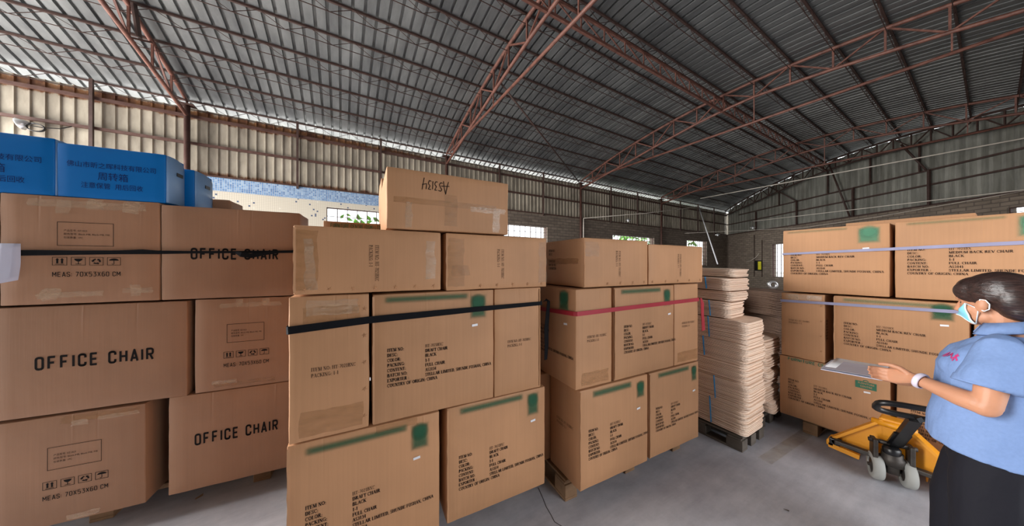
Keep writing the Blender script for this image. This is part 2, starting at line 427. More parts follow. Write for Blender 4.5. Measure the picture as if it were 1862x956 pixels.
# gable wall: its own frame, local x runs from the far left corner along the wall, local +y points out of the shed
# (+y is the outside: the wall direction turned left)
GWIN = [(2.95, 4.4, 1.02, 2.55), (9.55, 10.2, 2.72, 2.95)]
wg = MB(); wall_panels(wg, 0, GL, 0, ZT, 0, .22, GWIN)
GFR = ((GX, GY, 0), GA)
wall_far = struct('wall_far', wg, M['block']); wall_far.location = GFR[0]; wall_far.rotation_euler = (0, 0, GA)
gq = lambda u: u*.835
mb = ribbed(GL, ZT, lambda x: roof_z(gq(x))-.05, .19, .02); mb.v = [(x, .06+y, z) for x, y, z in mb.v]
struct('metal_cladding', mb, M['gable'], wall_far, 'dull grey-green ribbed metal sheets')
for z in (3.88, 4.3):
    u0 = 0 if z < 4.2 else .9
    g = MB(); g.box(u0, GL, -.02, .03, z-.022, z+.022); struct('girt', g, M['steel_dark'], wall_far)
g = MB(); g.box(0, GL, -.02, .03, ZT-.02, ZT+.03); struct('girt', g, M['steel_dark'], wall_far)
for u, za, zb in ((3.4, 4.3, 4.95), (5.5, 4.3, 5.15), (6.85, 4.3, 5.2), (8.05, 4.3, 5.2)):
    g = MB(); g.box(u-.018, u+.018, -.055, -.02, za, zb); struct('wall_post', g, M['steel_dark'], wall_far)
for u in (2.1, 4.25, 6.35, 8.25, 10.8):
    g = MB(); g.box(u-.025, u+.025, -.07, -.02, ZT, 4.3 if u > 3 else 4.25); struct('wall_post', g, M['steel_dark'], wall_far)
for i, (x0, x1, z0, z1) in enumerate(GWIN):
    window(5+i, x0, x1, z0, z1, GFR, max(3, int((x1-x0)/.19)), 8 if i == 0 else 2)
# right wall, out of view behind the camera; its doorway is sized for the light
wr = MB(); wr.box(XO, 1.6, -2.82, -2.6, 0, 4.6); wr.box(5.2, 12.0, -2.82, -2.6, 0, 4.6); wr.box(1.6, 5.2, -2.82, -2.6, 3.2, 4.6)
struct('wall_right', wr, M['block'])
wn = MB(); wn.box(XO-.2, XO, -2.82, 2.2, 0, 4.6); struct('light_block_near', wn, M['block'])  # unseen wall piece added to keep open-end light off the left stack
go = MB(); go.box(-90, 110, -90, 100, -.6, -.25); struct('ground', go, M['ground_out'])

# ------------------------------------------------------------------ steelwork
PLACE = ('nearest the open end, in the upper left of the picture', 'rising over the stack of draft chair cartons', 'crossing the roof from behind the middle carton stacks', 'last one before the gable wall')
ORD = ('first', 'second', 'third', 'fourth')
def truss(x, label, tie, top_only=False, n=18, mat='steel_red', skew=False):
    t = thing('roof_truss', label, 'roof truss', (x, YW, 0), -pi/2 if not skew else GA, None)
    # local x = distance along the truss, local z = up
    s = .835 if skew else 1
    L = SPAN/s
    Q = [.06+i*(L-.12)/n for i in range(n+1)]
    tz = lambda u: roof_z(u*s)-.10
    bz = lambda u: chord_z(u*s)
    MB().tube([(u, 0, tz(u)) for u in Q], .032, 8).build('top_chord', M[mat], t)
    MB().tube([(u, 0, bz(u)) for u in Q], .03, 8).build('bottom_chord', M[mat], t)
    for i, u in enumerate(Q):
        MB().bar((u, 0, tz(u)), (u, 0, bz(u)), .026, .026).build('web_brace', M[mat], t)
        if i < n:
            v_ = Q[i+1]; a, b = ((u, 0, bz(u)), (v_, 0, tz(v_))) if i % 2 else ((u, 0, tz(u)), (v_, 0, bz(v_)))
            MB().bar(a, b, .024, .024).build('web_brace', M[mat], t)
    if tie:
        z = EYE+3.08
        MB().tube([(.35, 0, z-.03), (SPAN-.35, 0, z-.03)], .026, 8).build('tie_rod', M[mat], t)
        for q in (2.9, 5.2, 7.5): MB().bar((q, 0, z), (q, 0, bz(q)), .018, .018).build('hanger', M[mat], t)
    return t
TL = ('rust-brown steel truss in the upper left, running down to the post behind the blue boxes',
      'red-brown steel truss rising from behind the topmost carton with the upside-down writing',
      'long red-brown steel truss with a tie rod, sweeping across the upper right',
      'dark steel truss crossing in front of the far gable wall')
for i, x in enumerate(STN): truss(x, TL[i], i > 0)
t = truss(GX-.2, 'dark lattice truss lying close along the top of the gable wall', False, n=30, mat='steel_dark', skew=True)
t.location = (GX-.30, GY, 0)
CL = ('rusty steel post carrying the leftmost truss, behind the blue boxes', 'steel post carrying the truss behind the topmost carton',
      'dark steel post on the left wall right of the topmost carton, by the white conduit', 'dark steel post on the left wall nearest the far corner')
for i, x in enumerate(STN):
    c = thing('steel_column', CL[i], 'column', (x, YW-.06, 0))
    MB().lathe([(.044, 0), (.044, EYE+3.0)], 14).build('shaft', M['steel_girt'], c)
    MB().box(-.11, .11, -.09, .09, EYE+3.0, EYE+3.015).build('cap_plate', M['steel_dark'], c)
    MB().box(-.1, .1, -.1, .1, 0, .012).build('base_plate', M['steel_dark'], c)
# purlins: light lattice beams running lengthwise
NP = 18
names = ['first', 'second', 'third', 'fourth', 'fifth', 'sixth', 'seventh', 'eighth', 'ninth', 'tenth', 'eleventh', 'twelfth', 'thirteenth', 'fourteenth', 'fifteenth', 'sixteenth', 'seventeenth', 'eighteenth', 'nineteenth']
for k in range(NP+1):
    q = k*SPAN/NP
    q = max(.02, q)
    x1 = gable_x(q)-.05; z = roof_z(q)-.022
    if k == 0: q = -.06; z = roof_z(0)-.03
    dark = q > 5.5
    p = thing('roof_purlin', '%s lattice purlin up from the left eave, thin brown steel' % names[k], 'purlin', (XO+.1, YW-q, 0), 0, 'lattice purlins under the roof sheets')
    L = x1-XO-.1; m_ = M['steel_dark']
    MB().bar((0, 0, z), (L, 0, z), .03, .03).build('top_rail', m_, p)
    dp = .16
    MB().bar((0, 0, z-dp), (L, 0, z-dp), .009, .009).build('bottom_rod', m_, p)
    zg = MB(); n = int(L/.3)
    for i in range(n):
        a = L*i/n; b = L*(i+1)/n
        zg.bar((a, 0, z-dp if i % 2 else z), (b, 0, z if i % 2 else z-dp), .0065, .0065)
    zg.build('zigzag_lacing', m_, p)
# lengthwise truss under the ridge
q = 4.6
t = thing('ridge_truss', 'lengthwise steel truss running from the top middle of the picture to the gable wall', 'roof truss', (XO+.1, YW-q, 0))
L = gable_x(q)-XO-.3; n = 44; zt = roof_z(q)-.2; zb = EYE+3.56
MB().bar((0, 0, zt), (L, 0, zt), .036, .036).build('top_chord', M['steel_red'], t)
MB().bar((0, 0, zb), (L, 0, zb), .042, .042).build('bottom_chord', M['steel_red'], t)
for i in range(n):
    a = L*i/n; b = L*(i+1)/n
    MB().bar((a, 0, zt), (a, 0, zb), .018, .018).build('web_brace', M['steel_red'], t)
    MB().bar((a, 0, zt), (b, 0, zb), .016, .016).build('web_brace', M['steel_red'], t)
# loose bracing
def rod(name, label, cat, pts, r, m, n=8):
    o = MB().tube(pts, r, n).build(name, m); return tag(o, label, cat)
rod('bracing_rod', 'thin dark diagonal rod under the roof between the two middle trusses', 'rod', [(2.55, YW-3.1, EYE+3.40), (7.5, YW-.05, EYE+3.02)], .018, M['steel_dark'])
def gpt(u, off, z):
    """point off the gable wall, off metres inside the shed"""
    return (GX+cos(GA)*u+sin(GA)*off, GY+sin(GA)*u-cos(GA)*off, z)
for lab, pts in (('slanted dark strut on the gable wall, the one nearest the far corner', [gpt(3.15, .3, 5.25), gpt(4.3, .12, 4.3)]),
                 ('long slanted dark strut reaching down the middle of the gable wall', [gpt(5.8, .3, 5.35), gpt(6.32, .12, ZT)]),
                 ('slanted dark strut on the gable wall at the right, above the right carton stack', [gpt(7.85, .3, 5.2), gpt(8.25, .12, 4.3)])):
    rod('wall_strut', lab, 'strut', pts, .026, M['steel_dark'])
# pale conduits and wires
def cpt(px, py, Z): return (*W((px-931)/520*Z, Z), EYE+(482-py)/520*Z)
rod('pale_conduit', 'long pale pipe crossing high in front of the gable wall', 'pipe', [(12.9+.5, YW-1.3, EYE+2.9), (12.9+.5, -2.4, EYE+2.9)], .016, M['pale_pipe'])
rod('pale_conduit', 'lower thin pale pipe on the gable wall beside a lamp', 'pipe', [cpt(1370, 402, 12.4), cpt(1862, 345, 6.3)], .011, M['pale_pipe'])
rod('overhead_wire', 'thin pale wire strung low along the gable sheets with two small lamps', 'wire', [cpt(1245, 424, 13.2), cpt(1330, 420, 13.0), cpt(1460, 414, 11.0), cpt(1590, 395, 9.2), cpt(1862, 347, 6.4)], .006, M['pale_pipe'], 6)
rod('pale_conduit', 'white conduit climbing the block wall and slanting along the left wall', 'pipe', [cpt(1061, 432, 10.2), cpt(1061, 397, 10.2), cpt(1170, 388, 11.4), cpt(1268, 376, 12.9)], .017, M['pale_pipe'])
rod('pale_conduit', 'white pipe leaning from the left eave down behind the plywood piles', 'pipe', [cpt(1271, 377, 12.8), cpt(1305, 480, 10.0)], .02, M['white'])
def lamp(px, py, Z, label, drop=.18):
    x, y, z = cpt(px, py, Z)
    t = thing('pendant_lamp', label, 'lamp', (x, y, z))
    MB().lathe([(.10, 0), (.085, .03), (.035, .06), (.022, .09), (.001, .092)], 16).build('lamp_shade', M['metal_pale'], t)
    MB().ball((0, 0, -.015), .035).build('light_bulb', M['white'], t)
    MB().tube([(0, 0, .09), (0, 0, .09+drop)], .006, 6).build('cord', M['steel_dark'], t)
lamp(1142, 401, 11.1, 'small bulb lamp hanging from the white conduit on the left wall', .12)
lamp(1305, 427, 13.6, 'small lamp nearest the far corner, under the low wire')
lamp(1369, 414, 12.6, 'small lamp with a pale shade at the end of the lower pale pipe', .2)
# things on the far block wall
c = thing('yellow_sign', 'yellow and black sign board on the far block wall behind the plywood', 'sign', gpt(2.25, .03, 1.30), GA)
MB().bbox(-.2, .22, -.03, 0, 0, .5).build('board', M['black'], c)
MB().box(.0, .2, -.034, -.03, .05, .45).build('yellow_panel', M['yellow_sign'], c)
for i, (u, lab) in enumerate(((1.98, 'thin wall pipe on the far block wall, nearer the corner of two'), (2.45, 'thin wall pipe on the far block wall, nearer the grilled window of two'))):
    rod('wall_pipe', lab, 'pipe', [gpt(u, .03, 1.0), gpt(u, .03, 3.1-.3*i)], .014, M['steel_dark'])
rod('loose_cable', 'pale cable sagging across the far block wall above the yellow sign', 'cable', [gpt(1.5, .05, 1.75), gpt(1.8, .06, 1.8), gpt(2.1, .06, 1.95), gpt(2.3, .05, 2.15)], .009, M['pale_pipe'], 6)
rod('loose_cable', 'thin dark cable hanging down the far corner from the eave', 'cable', [gpt(.35, .4, 4.55), gpt(.28, .4, 4.1), gpt(.12, .15, 3.7), gpt(.1, .03, 3.0), gpt(.1, .03, .0)], .008, M['ink_soft'], 6)
# floodlight fixed to the cladding on the left
lx, ly, lz = cpt(52, 232, 4.55)
c = thing('flood_lamp', 'old lamp with coiled cable fixed to the metal cladding above the left blue box', 'lamp', (lx, YW-.10, lz))
MB().lathe([(.02, .1), (.05, .06), (.09, 0), (.085, -.01)], 14, Matrix.Rotation(radians(70), 4, 'Y')).build('reflector', M['metal_pale'], c)
cl = MB()
for k in range(3):
    cl.tube([(.16+.075*cos(a*pi/8+k)*1.15, -.02-.012*k, -.03+.06*sin(a*pi/8+k)) for a in range(17)], .007, 6)
cl.build('cable_coil', M['black'], c)
MB().tube([(.05, 0, .0), (.2, .03, .0), (.35, .05, .03), (.46, .06, .10)], .007, 6).build('cable', M['black'], c)
MB().bar((-.02, .0, .03), (-.02, .12, .03), .03, .03).build('bracket', M['iron'], c)
# dark plate hung in the first truss
c = MB(); c.bbox(-.015, .015, -.05, .05, -.2, .2, .005); o = c.build('junction_plate', M['steel_dark']); o.location = (-2.44, YW-1.75, 4.95); o.rotation_euler = (.3, 0, 0)
tag(o, 'dark plate wedged in the leftmost roof truss', 'plate')
# trees outside
def tree(x, y, h, r, label, seed):
    rnd = random.Random(seed)
    t = thing('leafy_tree', label, 'tree', (x, y, -.25))
    MB().tube([(0, 0, 0), (.05, 0, h*.3), (0, .05, h*.7)], [.13, .1, .05], 8).build('trunk', M['leaf_bark'], t)
    lf = MB()
    for _ in range(1500):
        d = Vector((rnd.gauss(0, 1), rnd.gauss(0, 1), rnd.gauss(0, 1))).normalized()*r*rnd.random()**.4
        c = Vector((d.x, d.y, h*.68+d.z*h*.34/r)); s = rnd.uniform(.09, .2)
        a = Vector((rnd.gauss(0, 1), rnd.gauss(0, 1), rnd.gauss(0, .6))).normalized(); b = a.cross(Vector((rnd.gauss(0, 1), rnd.gauss(0, 1), rnd.gauss(0, 1)))).normalized()
        lf.add([c-a*s, c-b*s*.45, c+a*s, c+b*s*.45], [(0, 1, 2, 3)])
    lf.build('foliage', M['leaf'], t)
tree(12.2, 10.4, 6.2, 1.9, 'green tree outside the left wall, seen through the eave gap', 1)
tree(16.8, 10.2, 6.0, 2.0, 'green tree outside the far end of the left wall, behind the grilled window', 2)
def shrub(x, y):
    rnd = random.Random(9)
    t = thing('green_shrub', 'bright green plant outside the window in the mosaic wall', 'plant', (x, y, -.25))
    MB().tube([(0, 0, 0), (.03, 0, 1.6), (0, 0, 3.05)], .02, 6).build('stem', M['leaf_bark'], t)
    lf = MB()
    for _ in range(90):
        c = Vector((rnd.gauss(0, .2), rnd.gauss(0, .2), rnd.uniform(2.2, 3.2))); s = rnd.uniform(.06, .12)
        a = Vector((rnd.gauss(0, 1), rnd.gauss(0, .4), rnd.gauss(0, 1))).normalized(); b = a.cross(Vector((rnd.gauss(0, .3), 1, rnd.gauss(0, .3)))).normalized()
        lf.add([c-a*s, c-a*s*.3-b*s*.5, c+a*s, c-a*s*.3+b*s*.5], [(0, 1, 2, 3)])
    lf.build('leaves', M['leaf'], t)
shrub(.45, 9.0)
# ------------------------------------------------------------------ lettering
def arc(cx, cz, rx, rz, a0, a1, n=8): return [(cx+rx*cos(radians(a0+(a1-a0)*i/n)), cz+rz*sin(radians(a0+(a1-a0)*i/n))) for i in range(n+1)]
B_, T_ = .165, .065
V = lambda x, t=B_, a=0, b=1, s='ab': ('V', x, a, b, t, s)
Ln = lambda t, *p: ('L', t, p)
GL_ = {
 'A': (.74, [Ln(T_, (.08, .02), (.37, 1)), Ln(B_, (.39, 1), (.63, .02)), Ln(T_, (.19, .34), (.53, .34)), ('S', .08, .025), ('S', .63, .025)]),
 'B': (.68, [V(.17), Ln(T_, (.17, .97), (.4, .97)), Ln(B_, *arc(.36, .76, .15, .2, 90, -90)), Ln(T_, (.17, .53), (.38, .53)), Ln(B_, *arc(.38, .28, .19, .25, 90, -90)), Ln(T_, (.17, .03), (.4, .03))]),
 'C': (.7, [Ln(.11, *arc(.38, .5, .28, .46, 50, 310, 14)), Ln(T_, (.6, .98), (.6, .68)), Ln(T_, (.6, .14), (.56, .22))]),
 'D': (.74, [V(.17), Ln(T_, (.17, .97), (.38, .97)), Ln(B_, *arc(.36, .5, .25, .44, 90, -90, 10)), Ln(T_, (.17, .03), (.38, .03))]),
 'E': (.66, [V(.17), Ln(T_, (.17, .97), (.58, .97), (.58, .78)), Ln(T_, (.17, .52), (.44, .52), (.44, .4), (.44, .64)), Ln(T_, (.17, .03), (.6, .03), (.6, .24))]),
 'F': (.62, [V(.17), Ln(T_, (.17, .97), (.57, .97), (.57, .76)), Ln(T_, (.17, .5), (.43, .5), (.43, .38), (.43, .62))]),
 'G': (.76, [Ln(.11, *arc(.38, .5, .28, .46, 50, 320, 14)), Ln(T_, (.6, .98), (.6, .7)), V(.6, B_, .06, .42, 'b')]),
 'H': (.78, [V(.17), V(.61), Ln(T_, (.17, .5), (.61, .5))]),
 'I': (.36, [V(.18)]),
 'K': (.76, [V(.17), Ln(T_, (.2, .42), (.6, .98)), Ln(B_, (.32, .56), (.64, .02)), ('S', .6, .975), ('S', .66, .025)]),
 'L': (.64, [V(.17), Ln(T_, (.17, .03), (.58, .03), (.58, .26))]),
 'M': (.92, [V(.15, T_), V(.75), Ln(B_, (.17, .98), (.44, .04)), Ln(T_, (.44, .04), (.74, .98))]),
 'N': (.76, [V(.15, T_), V(.61, T_), Ln(B_, (.15, .97), (.61, .03))]),
 'O': (.76, [Ln(.13, *arc(.38, .5, .27, .45, 0, 360, 18))]),
 'P': (.62, [V(.17), Ln(T_, (.17, .97), (.36, .97)), Ln(B_, *arc(.34, .72, .17, .24, 90, -90)), Ln(T_, (.17, .46), (.36, .46))]),
 'R': (.74, [V(.17), Ln(T_, (.17, .97), (.36, .97)), Ln(B_, *arc(.34, .74, .17, .22, 90, -90)), Ln(T_, (.17, .5), (.36, .5)), Ln(B_, (.36, .5), (.62, .03)), ('S', .66, .025)]),
 'S': (.56, [Ln(.11, *arc(.28, .73, .17, .23, 40, 250, 9), *arc(.28, .27, .18, .23, 80, -140, 9)), Ln(T_, (.46, .98), (.46, .76)), Ln(T_, (.09, .02), (.09, .26))]),
 'T': (.66, [V(.33, B_, 0, 1, 'a'), Ln(T_, (.06, .74), (.06, .97), (.6, .97), (.6, .74))]),
 'U': (.74, [V(.17, B_, .28, 1, 'b'), V(.6, T_, .28, 1, 'b'), Ln(.09, *arc(.385, .28, .215, .25, 180, 360))]),
 'V': (.74, [Ln(B_, (.12, .98), (.38, .02)), Ln(T_, (.38, .02), (.64, .98)), ('S', .12, .975), ('S', .64, .975)]),
 'X': (.74, [Ln(B_, (.14, .98), (.6, .02)), Ln(T_, (.1, .02), (.62, .98)), ('S', .12, .975), ('S', .62, .975), ('S', .1, .025), ('S', .62, .025)]),
 'Y': (.74, [V(.37, B_, 0, .46, 'a'), Ln(B_, (.12, .98), (.37, .44)), Ln(T_, (.37, .44), (.64, .98)), ('S', .12, .975), ('S', .64, .975)]),
 '0': (.54, [Ln(.12, *arc(.27, .5, .17, .45, 0, 360, 16))]),
 '1': (.5, [V(.27, B_, 0, 1, 'a'), Ln(T_, (.27, .98), (.1, .86))]),
 '2': (.54, [Ln(.12, *arc(.26, .72, .17, .24, 160, -20, 8), (.1, .07)), Ln(.12, (.08, .06), (.48, .06))]),
 '3': (.54, [Ln(.12, *arc(.25, .73, .16, .22, 150, -90, 8)), Ln(.12, *arc(.25, .27, .18, .23, 90, -150, 8))]),
 '4': (.54, [V(.36, B_, 0, 1, ''), Ln(T_, (.36, .97), (.05, .3), (.5, .3))]),
 '5': (.54, [Ln(.1, (.46, .94), (.15, .94), (.12, .58)), Ln(.12, *arc(.25, .31, .19, .27, 110, -150, 10))]),
 '6': (.54, [Ln(.12, *arc(.28, .31, .17, .26, 0, 360, 14)), Ln(.12, *arc(.5, .36, .39, .6, 180, 112, 6))]),
 '7': (.54, [Ln(.11, (.06, .93), (.48, .93), (.22, 0))]),
 '8': (.54, [Ln(.11, *arc(.27, .74, .15, .2, 0, 360, 12)), Ln(.11, *arc(.27, .27, .18, .23, 0, 360, 12))]),
 '9': (.54, [Ln(.12, *arc(.26, .69, .17, .26, 0, 360, 14)), Ln(.12, *arc(.04, .64, .39, .6, 0, -68, 6))]),
 ':': (.3, [Ln(.15, (.15, 0), (.15, .15)), Ln(.15, (.15, .45), (.15, .6))]),
 '-': (.36, [Ln(.11, (.05, .36), (.31, .36))]), ',': (.28, [Ln(.12, (.15, .14), (.09, -.16))]), '.': (.28, [Ln(.15, (.14, 0), (.14, .15))]),
 ' ': (.32, []), '(': (.34, [Ln(.08, *arc(.36, .45, .2, .62, 110, 250, 6))]), ')': (.34, [Ln(.08, *arc(-.02, .45, .2, .62, 70, -70, 6))]),
}
def stroke(pts, t):
    """quads of a polyline of width t in the plane"""
    out = []
    for (x0, z0), (x1, z1) in zip(pts, pts[1:]):
        d = hypot(x1-x0, z1-z0) or 1e-6; nx, nz = -(z1-z0)/d*t/2, (x1-x0)/d*t/2
        out.append([(x0-nx, z0-nz), (x1-nx, z1-nz), (x1+nx, z1+nz), (x0+nx, z0+nz)])
    return out
def serif_text(s, h, wide=1.0, bold=1.0):
    """list of quads (x, z), first baseline point at 0, 0"""
    out = []; x = 0
    for ch in s:
        adv, st = GL_.get(ch, GL_['-'])
        q = []
        for a in st:
            if a[0] == 'V':
                _, vx, z0, z1, t, s_ = a; t *= bold
                q.append([(vx-t/2, z0), (vx+t/2, z0), (vx+t/2, z1), (vx-t/2, z1)])
                for k, zz in (('a', z0), ('b', z1)):
                    if k in s_: q.append([(vx-.15, zz+(0 if zz < .5 else -.05)), (vx+.15, zz+(0 if zz < .5 else -.05)), (vx+.15, zz+(.05 if zz < .5 else 0)), (vx-.15, zz+(.05 if zz < .5 else 0))])
            elif a[0] == 'L': q += stroke(a[2], a[1]*bold)
            else: q.append([(a[1]-.14, a[2]-.025), (a[1]+.14, a[2]-.025), (a[1]+.14, a[2]+.025), (a[1]-.14, a[2]+.025)])
        out += [[((px+x)*h*wide, pz*h) for px, pz in f] for f in q]
        x += adv
    return out, x*h*wide
FONT_CACHE = {}
def font_text(s, h, bold=0.0, wide=1.0, space=1.0):
    """triangles of the built-in sans face, capital height h"""
    key = (s, bold, space)
    if key not in FONT_CACHE:
        cu = bpy.data.curves.new('glyphs', 'FONT'); cu.body = s; cu.size = 1; cu.offset = bold; cu.space_character = space; cu.resolution_u = 3
        o = bpy.data.objects.new('glyphs', cu); COL.objects.link(o)
        bpy.context.view_layer.update()
        me = bpy.data.meshes.new_from_object(o.evaluated_get(bpy.context.evaluated_depsgraph_get()))
        fs = [[tuple(me.vertices[i].co[:2]) for i in p.vertices] for p in me.polygons]
        bpy.data.objects.remove(o); bpy.data.curves.remove(cu); bpy.data.meshes.remove(me)
        FONT_CACHE[key] = fs
    k = h/.72
    fs = [[(x*k*wide, z*k) for x, z in f] for f in FONT_CACHE[key]]
    xs_ = [p[0] for f in fs for p in f] or [0]
    return fs, max(xs_)

# squared block capitals, built from even strokes with rounded turns
def rr(x0, x1, z0, z1, r, a, b):
    '''path round a rounded box from corner index a to b, anticlockwise from the lower right'''
    cs = ((x1-r, z0+r, 270), (x1-r, z1-r, 0), (x0+r, z1-r, 90), (x0+r, z0+r, 180)); out = []
    for k in range(a, b): out += arc(cs[k % 4][0], cs[k % 4][1], r, r, cs[k % 4][2], cs[k % 4][2]+90, 3)
    return out
w_ = .42
BLK = {'O': [rr(0, w_, 0, 1, .16, 0, 4)+[(w_-.16, 0)]], 'F': [[(0, 0), (0, 1), (w_*.95, 1)], [(0, .5), (w_*.8, .5)]], 'I': [[(0, 0), (0, 1)]],
 'C': [[(w_, .70)]+rr(0, w_, 0, 1, .16, 1, 4)+arc(w_-.16, .16, .16, .16, 270, 360, 3)+[(w_, .30)]], 'E': [[(w_*.95, 1), (0, 1), (0, 0), (w_*.95, 0)], [(0, .5), (w_*.85, .5)]],
 'H': [[(0, 0), (0, 1)], [(w_, 0), (w_, 1)], [(0, .5), (w_, .5)]], 'A': [[(-.02, -.05), (w_/2, 1.02), (w_+.02, -.05)], [(.08, .26), (w_-.08, .26)]],
 'R': [[(0, 0), (0, 1), (w_-.16, 1)]+arc(w_-.16, .84, .16, .16, 90, 0, 3)+[(w_, .66)]+arc(w_-.16, .64, .16, .16, 0, -90, 3)+[(0, .48)], [(w_*.5, .48), (w_, -.03)]],
 'M': [[(0, 0), (0, 1), (w_*.62, .35), (w_*1.24, 1), (w_*1.24, 0)]], 'S': [[(w_, .80)]+arc(w_-.16, .84, .16, .16, 0, 90, 3)+arc(.16, .84, .16, .16, 90, 180, 3)+[(0, .66), (.12, .53), (w_-.12, .47), (w_, .34)]+arc(w_-.16, .16, .16, .16, 0, -90, 3)+arc(.16, .16, .16, .16, 270, 180, 3)+[(0, .2)]],
 '7': [[(0, 1), (w_, 1), (w_*.35, 0)]], '0': [rr(0, w_, 0, 1, .14, 0, 4)+[(w_-.14, 0)]], 'X': [[(0, 0), (w_, 1)], [(0, 1), (w_, 0)]],
 '5': [[(w_, 1), (0, 1), (0, .58), (w_-.14, .58)]+arc(w_-.14, .44, .14, .14, 90, 0, 3)+[(w_, .15)]+arc(w_-.14, .14, .14, .14, 0, -90, 3)+[(0, 0)]],
 '3': [[(0, 1), (w_, 1), (w_*.45, .58), (w_-.14, .58)]+arc(w_-.14, .44, .14, .14, 90, 0, 3)+[(w_, .15)]+arc(w_-.14, .14, .14, .14, 0, -90, 3)+[(0, 0)]],
 '6': [[(w_, .95), (.14, 1), (0, .86), (0, .14)]+arc(.14, .14, .14, .14, 180, 270, 3)+[(w_-.14, 0)]+arc(w_-.14, .14, .14, .14, 270, 360, 3)+[(w_, .42)]+arc(w_-.14, .42, .14, .14, 0, 90, 3)+[(0, .56)]],
 'U': [[(0, 1)]+arc(.16, .16, .16, .16, 180, 270, 3)+arc(w_-.16, .16, .16, .16, 270, 360, 3)+[(w_, 1)]], 'N': [[(0, 0), (0, 1), (w_, 0), (w_, 1)]], 'T': [[(w_/2, 0), (w_/2, 1)], [(0, 1), (w_, 1)]],
 'D': [[(0, 0), (0, 1), (w_-.16, 1)]+arc(w_-.16, .84, .16, .16, 90, 0, 3)+arc(w_-.16, .16, .16, .16, 0, -90, 3)+[(0, 0)]], 'L': [[(0, 1), (0, 0), (w_, 0)]], '(': [[(.1, 1.1), (0, .8), (0, .2), (.1, -.1)]], ')': [[(0, 1.1), (.1, .8), (.1, .2), (0, -.1)]],
 ':': [[(0, .1), (0, .2)], [(0, .55), (0, .65)]], ' ': []}
def block_text(s, h, t, gap=.22, width=None):
    out = []; x = t/2
    for ch in s:
        st = BLK[ch]; adv = {'I': 0, ':': 0, ' ': .1, 'M': w_*1.24, '(': .1, ')': .1}.get(ch, w_)
        for l in st:
            l = [(px, t/2+pz*(1-t)) for px, pz in l]
            f = stroke(l, t)
            for (px, pz) in l[1:-1]: f.append([(px+t*.5*cos(a*pi/4), pz+t*.5*sin(a*pi/4)) for a in range(8)])
            out += [[(a+x, b) for a, b in q] for q in f]
        x += adv+t+gap
    L = x-t/2-gap; k = h if width is None else width/L
    return [[(a*k, b*h) for a, b in q] for q in out]
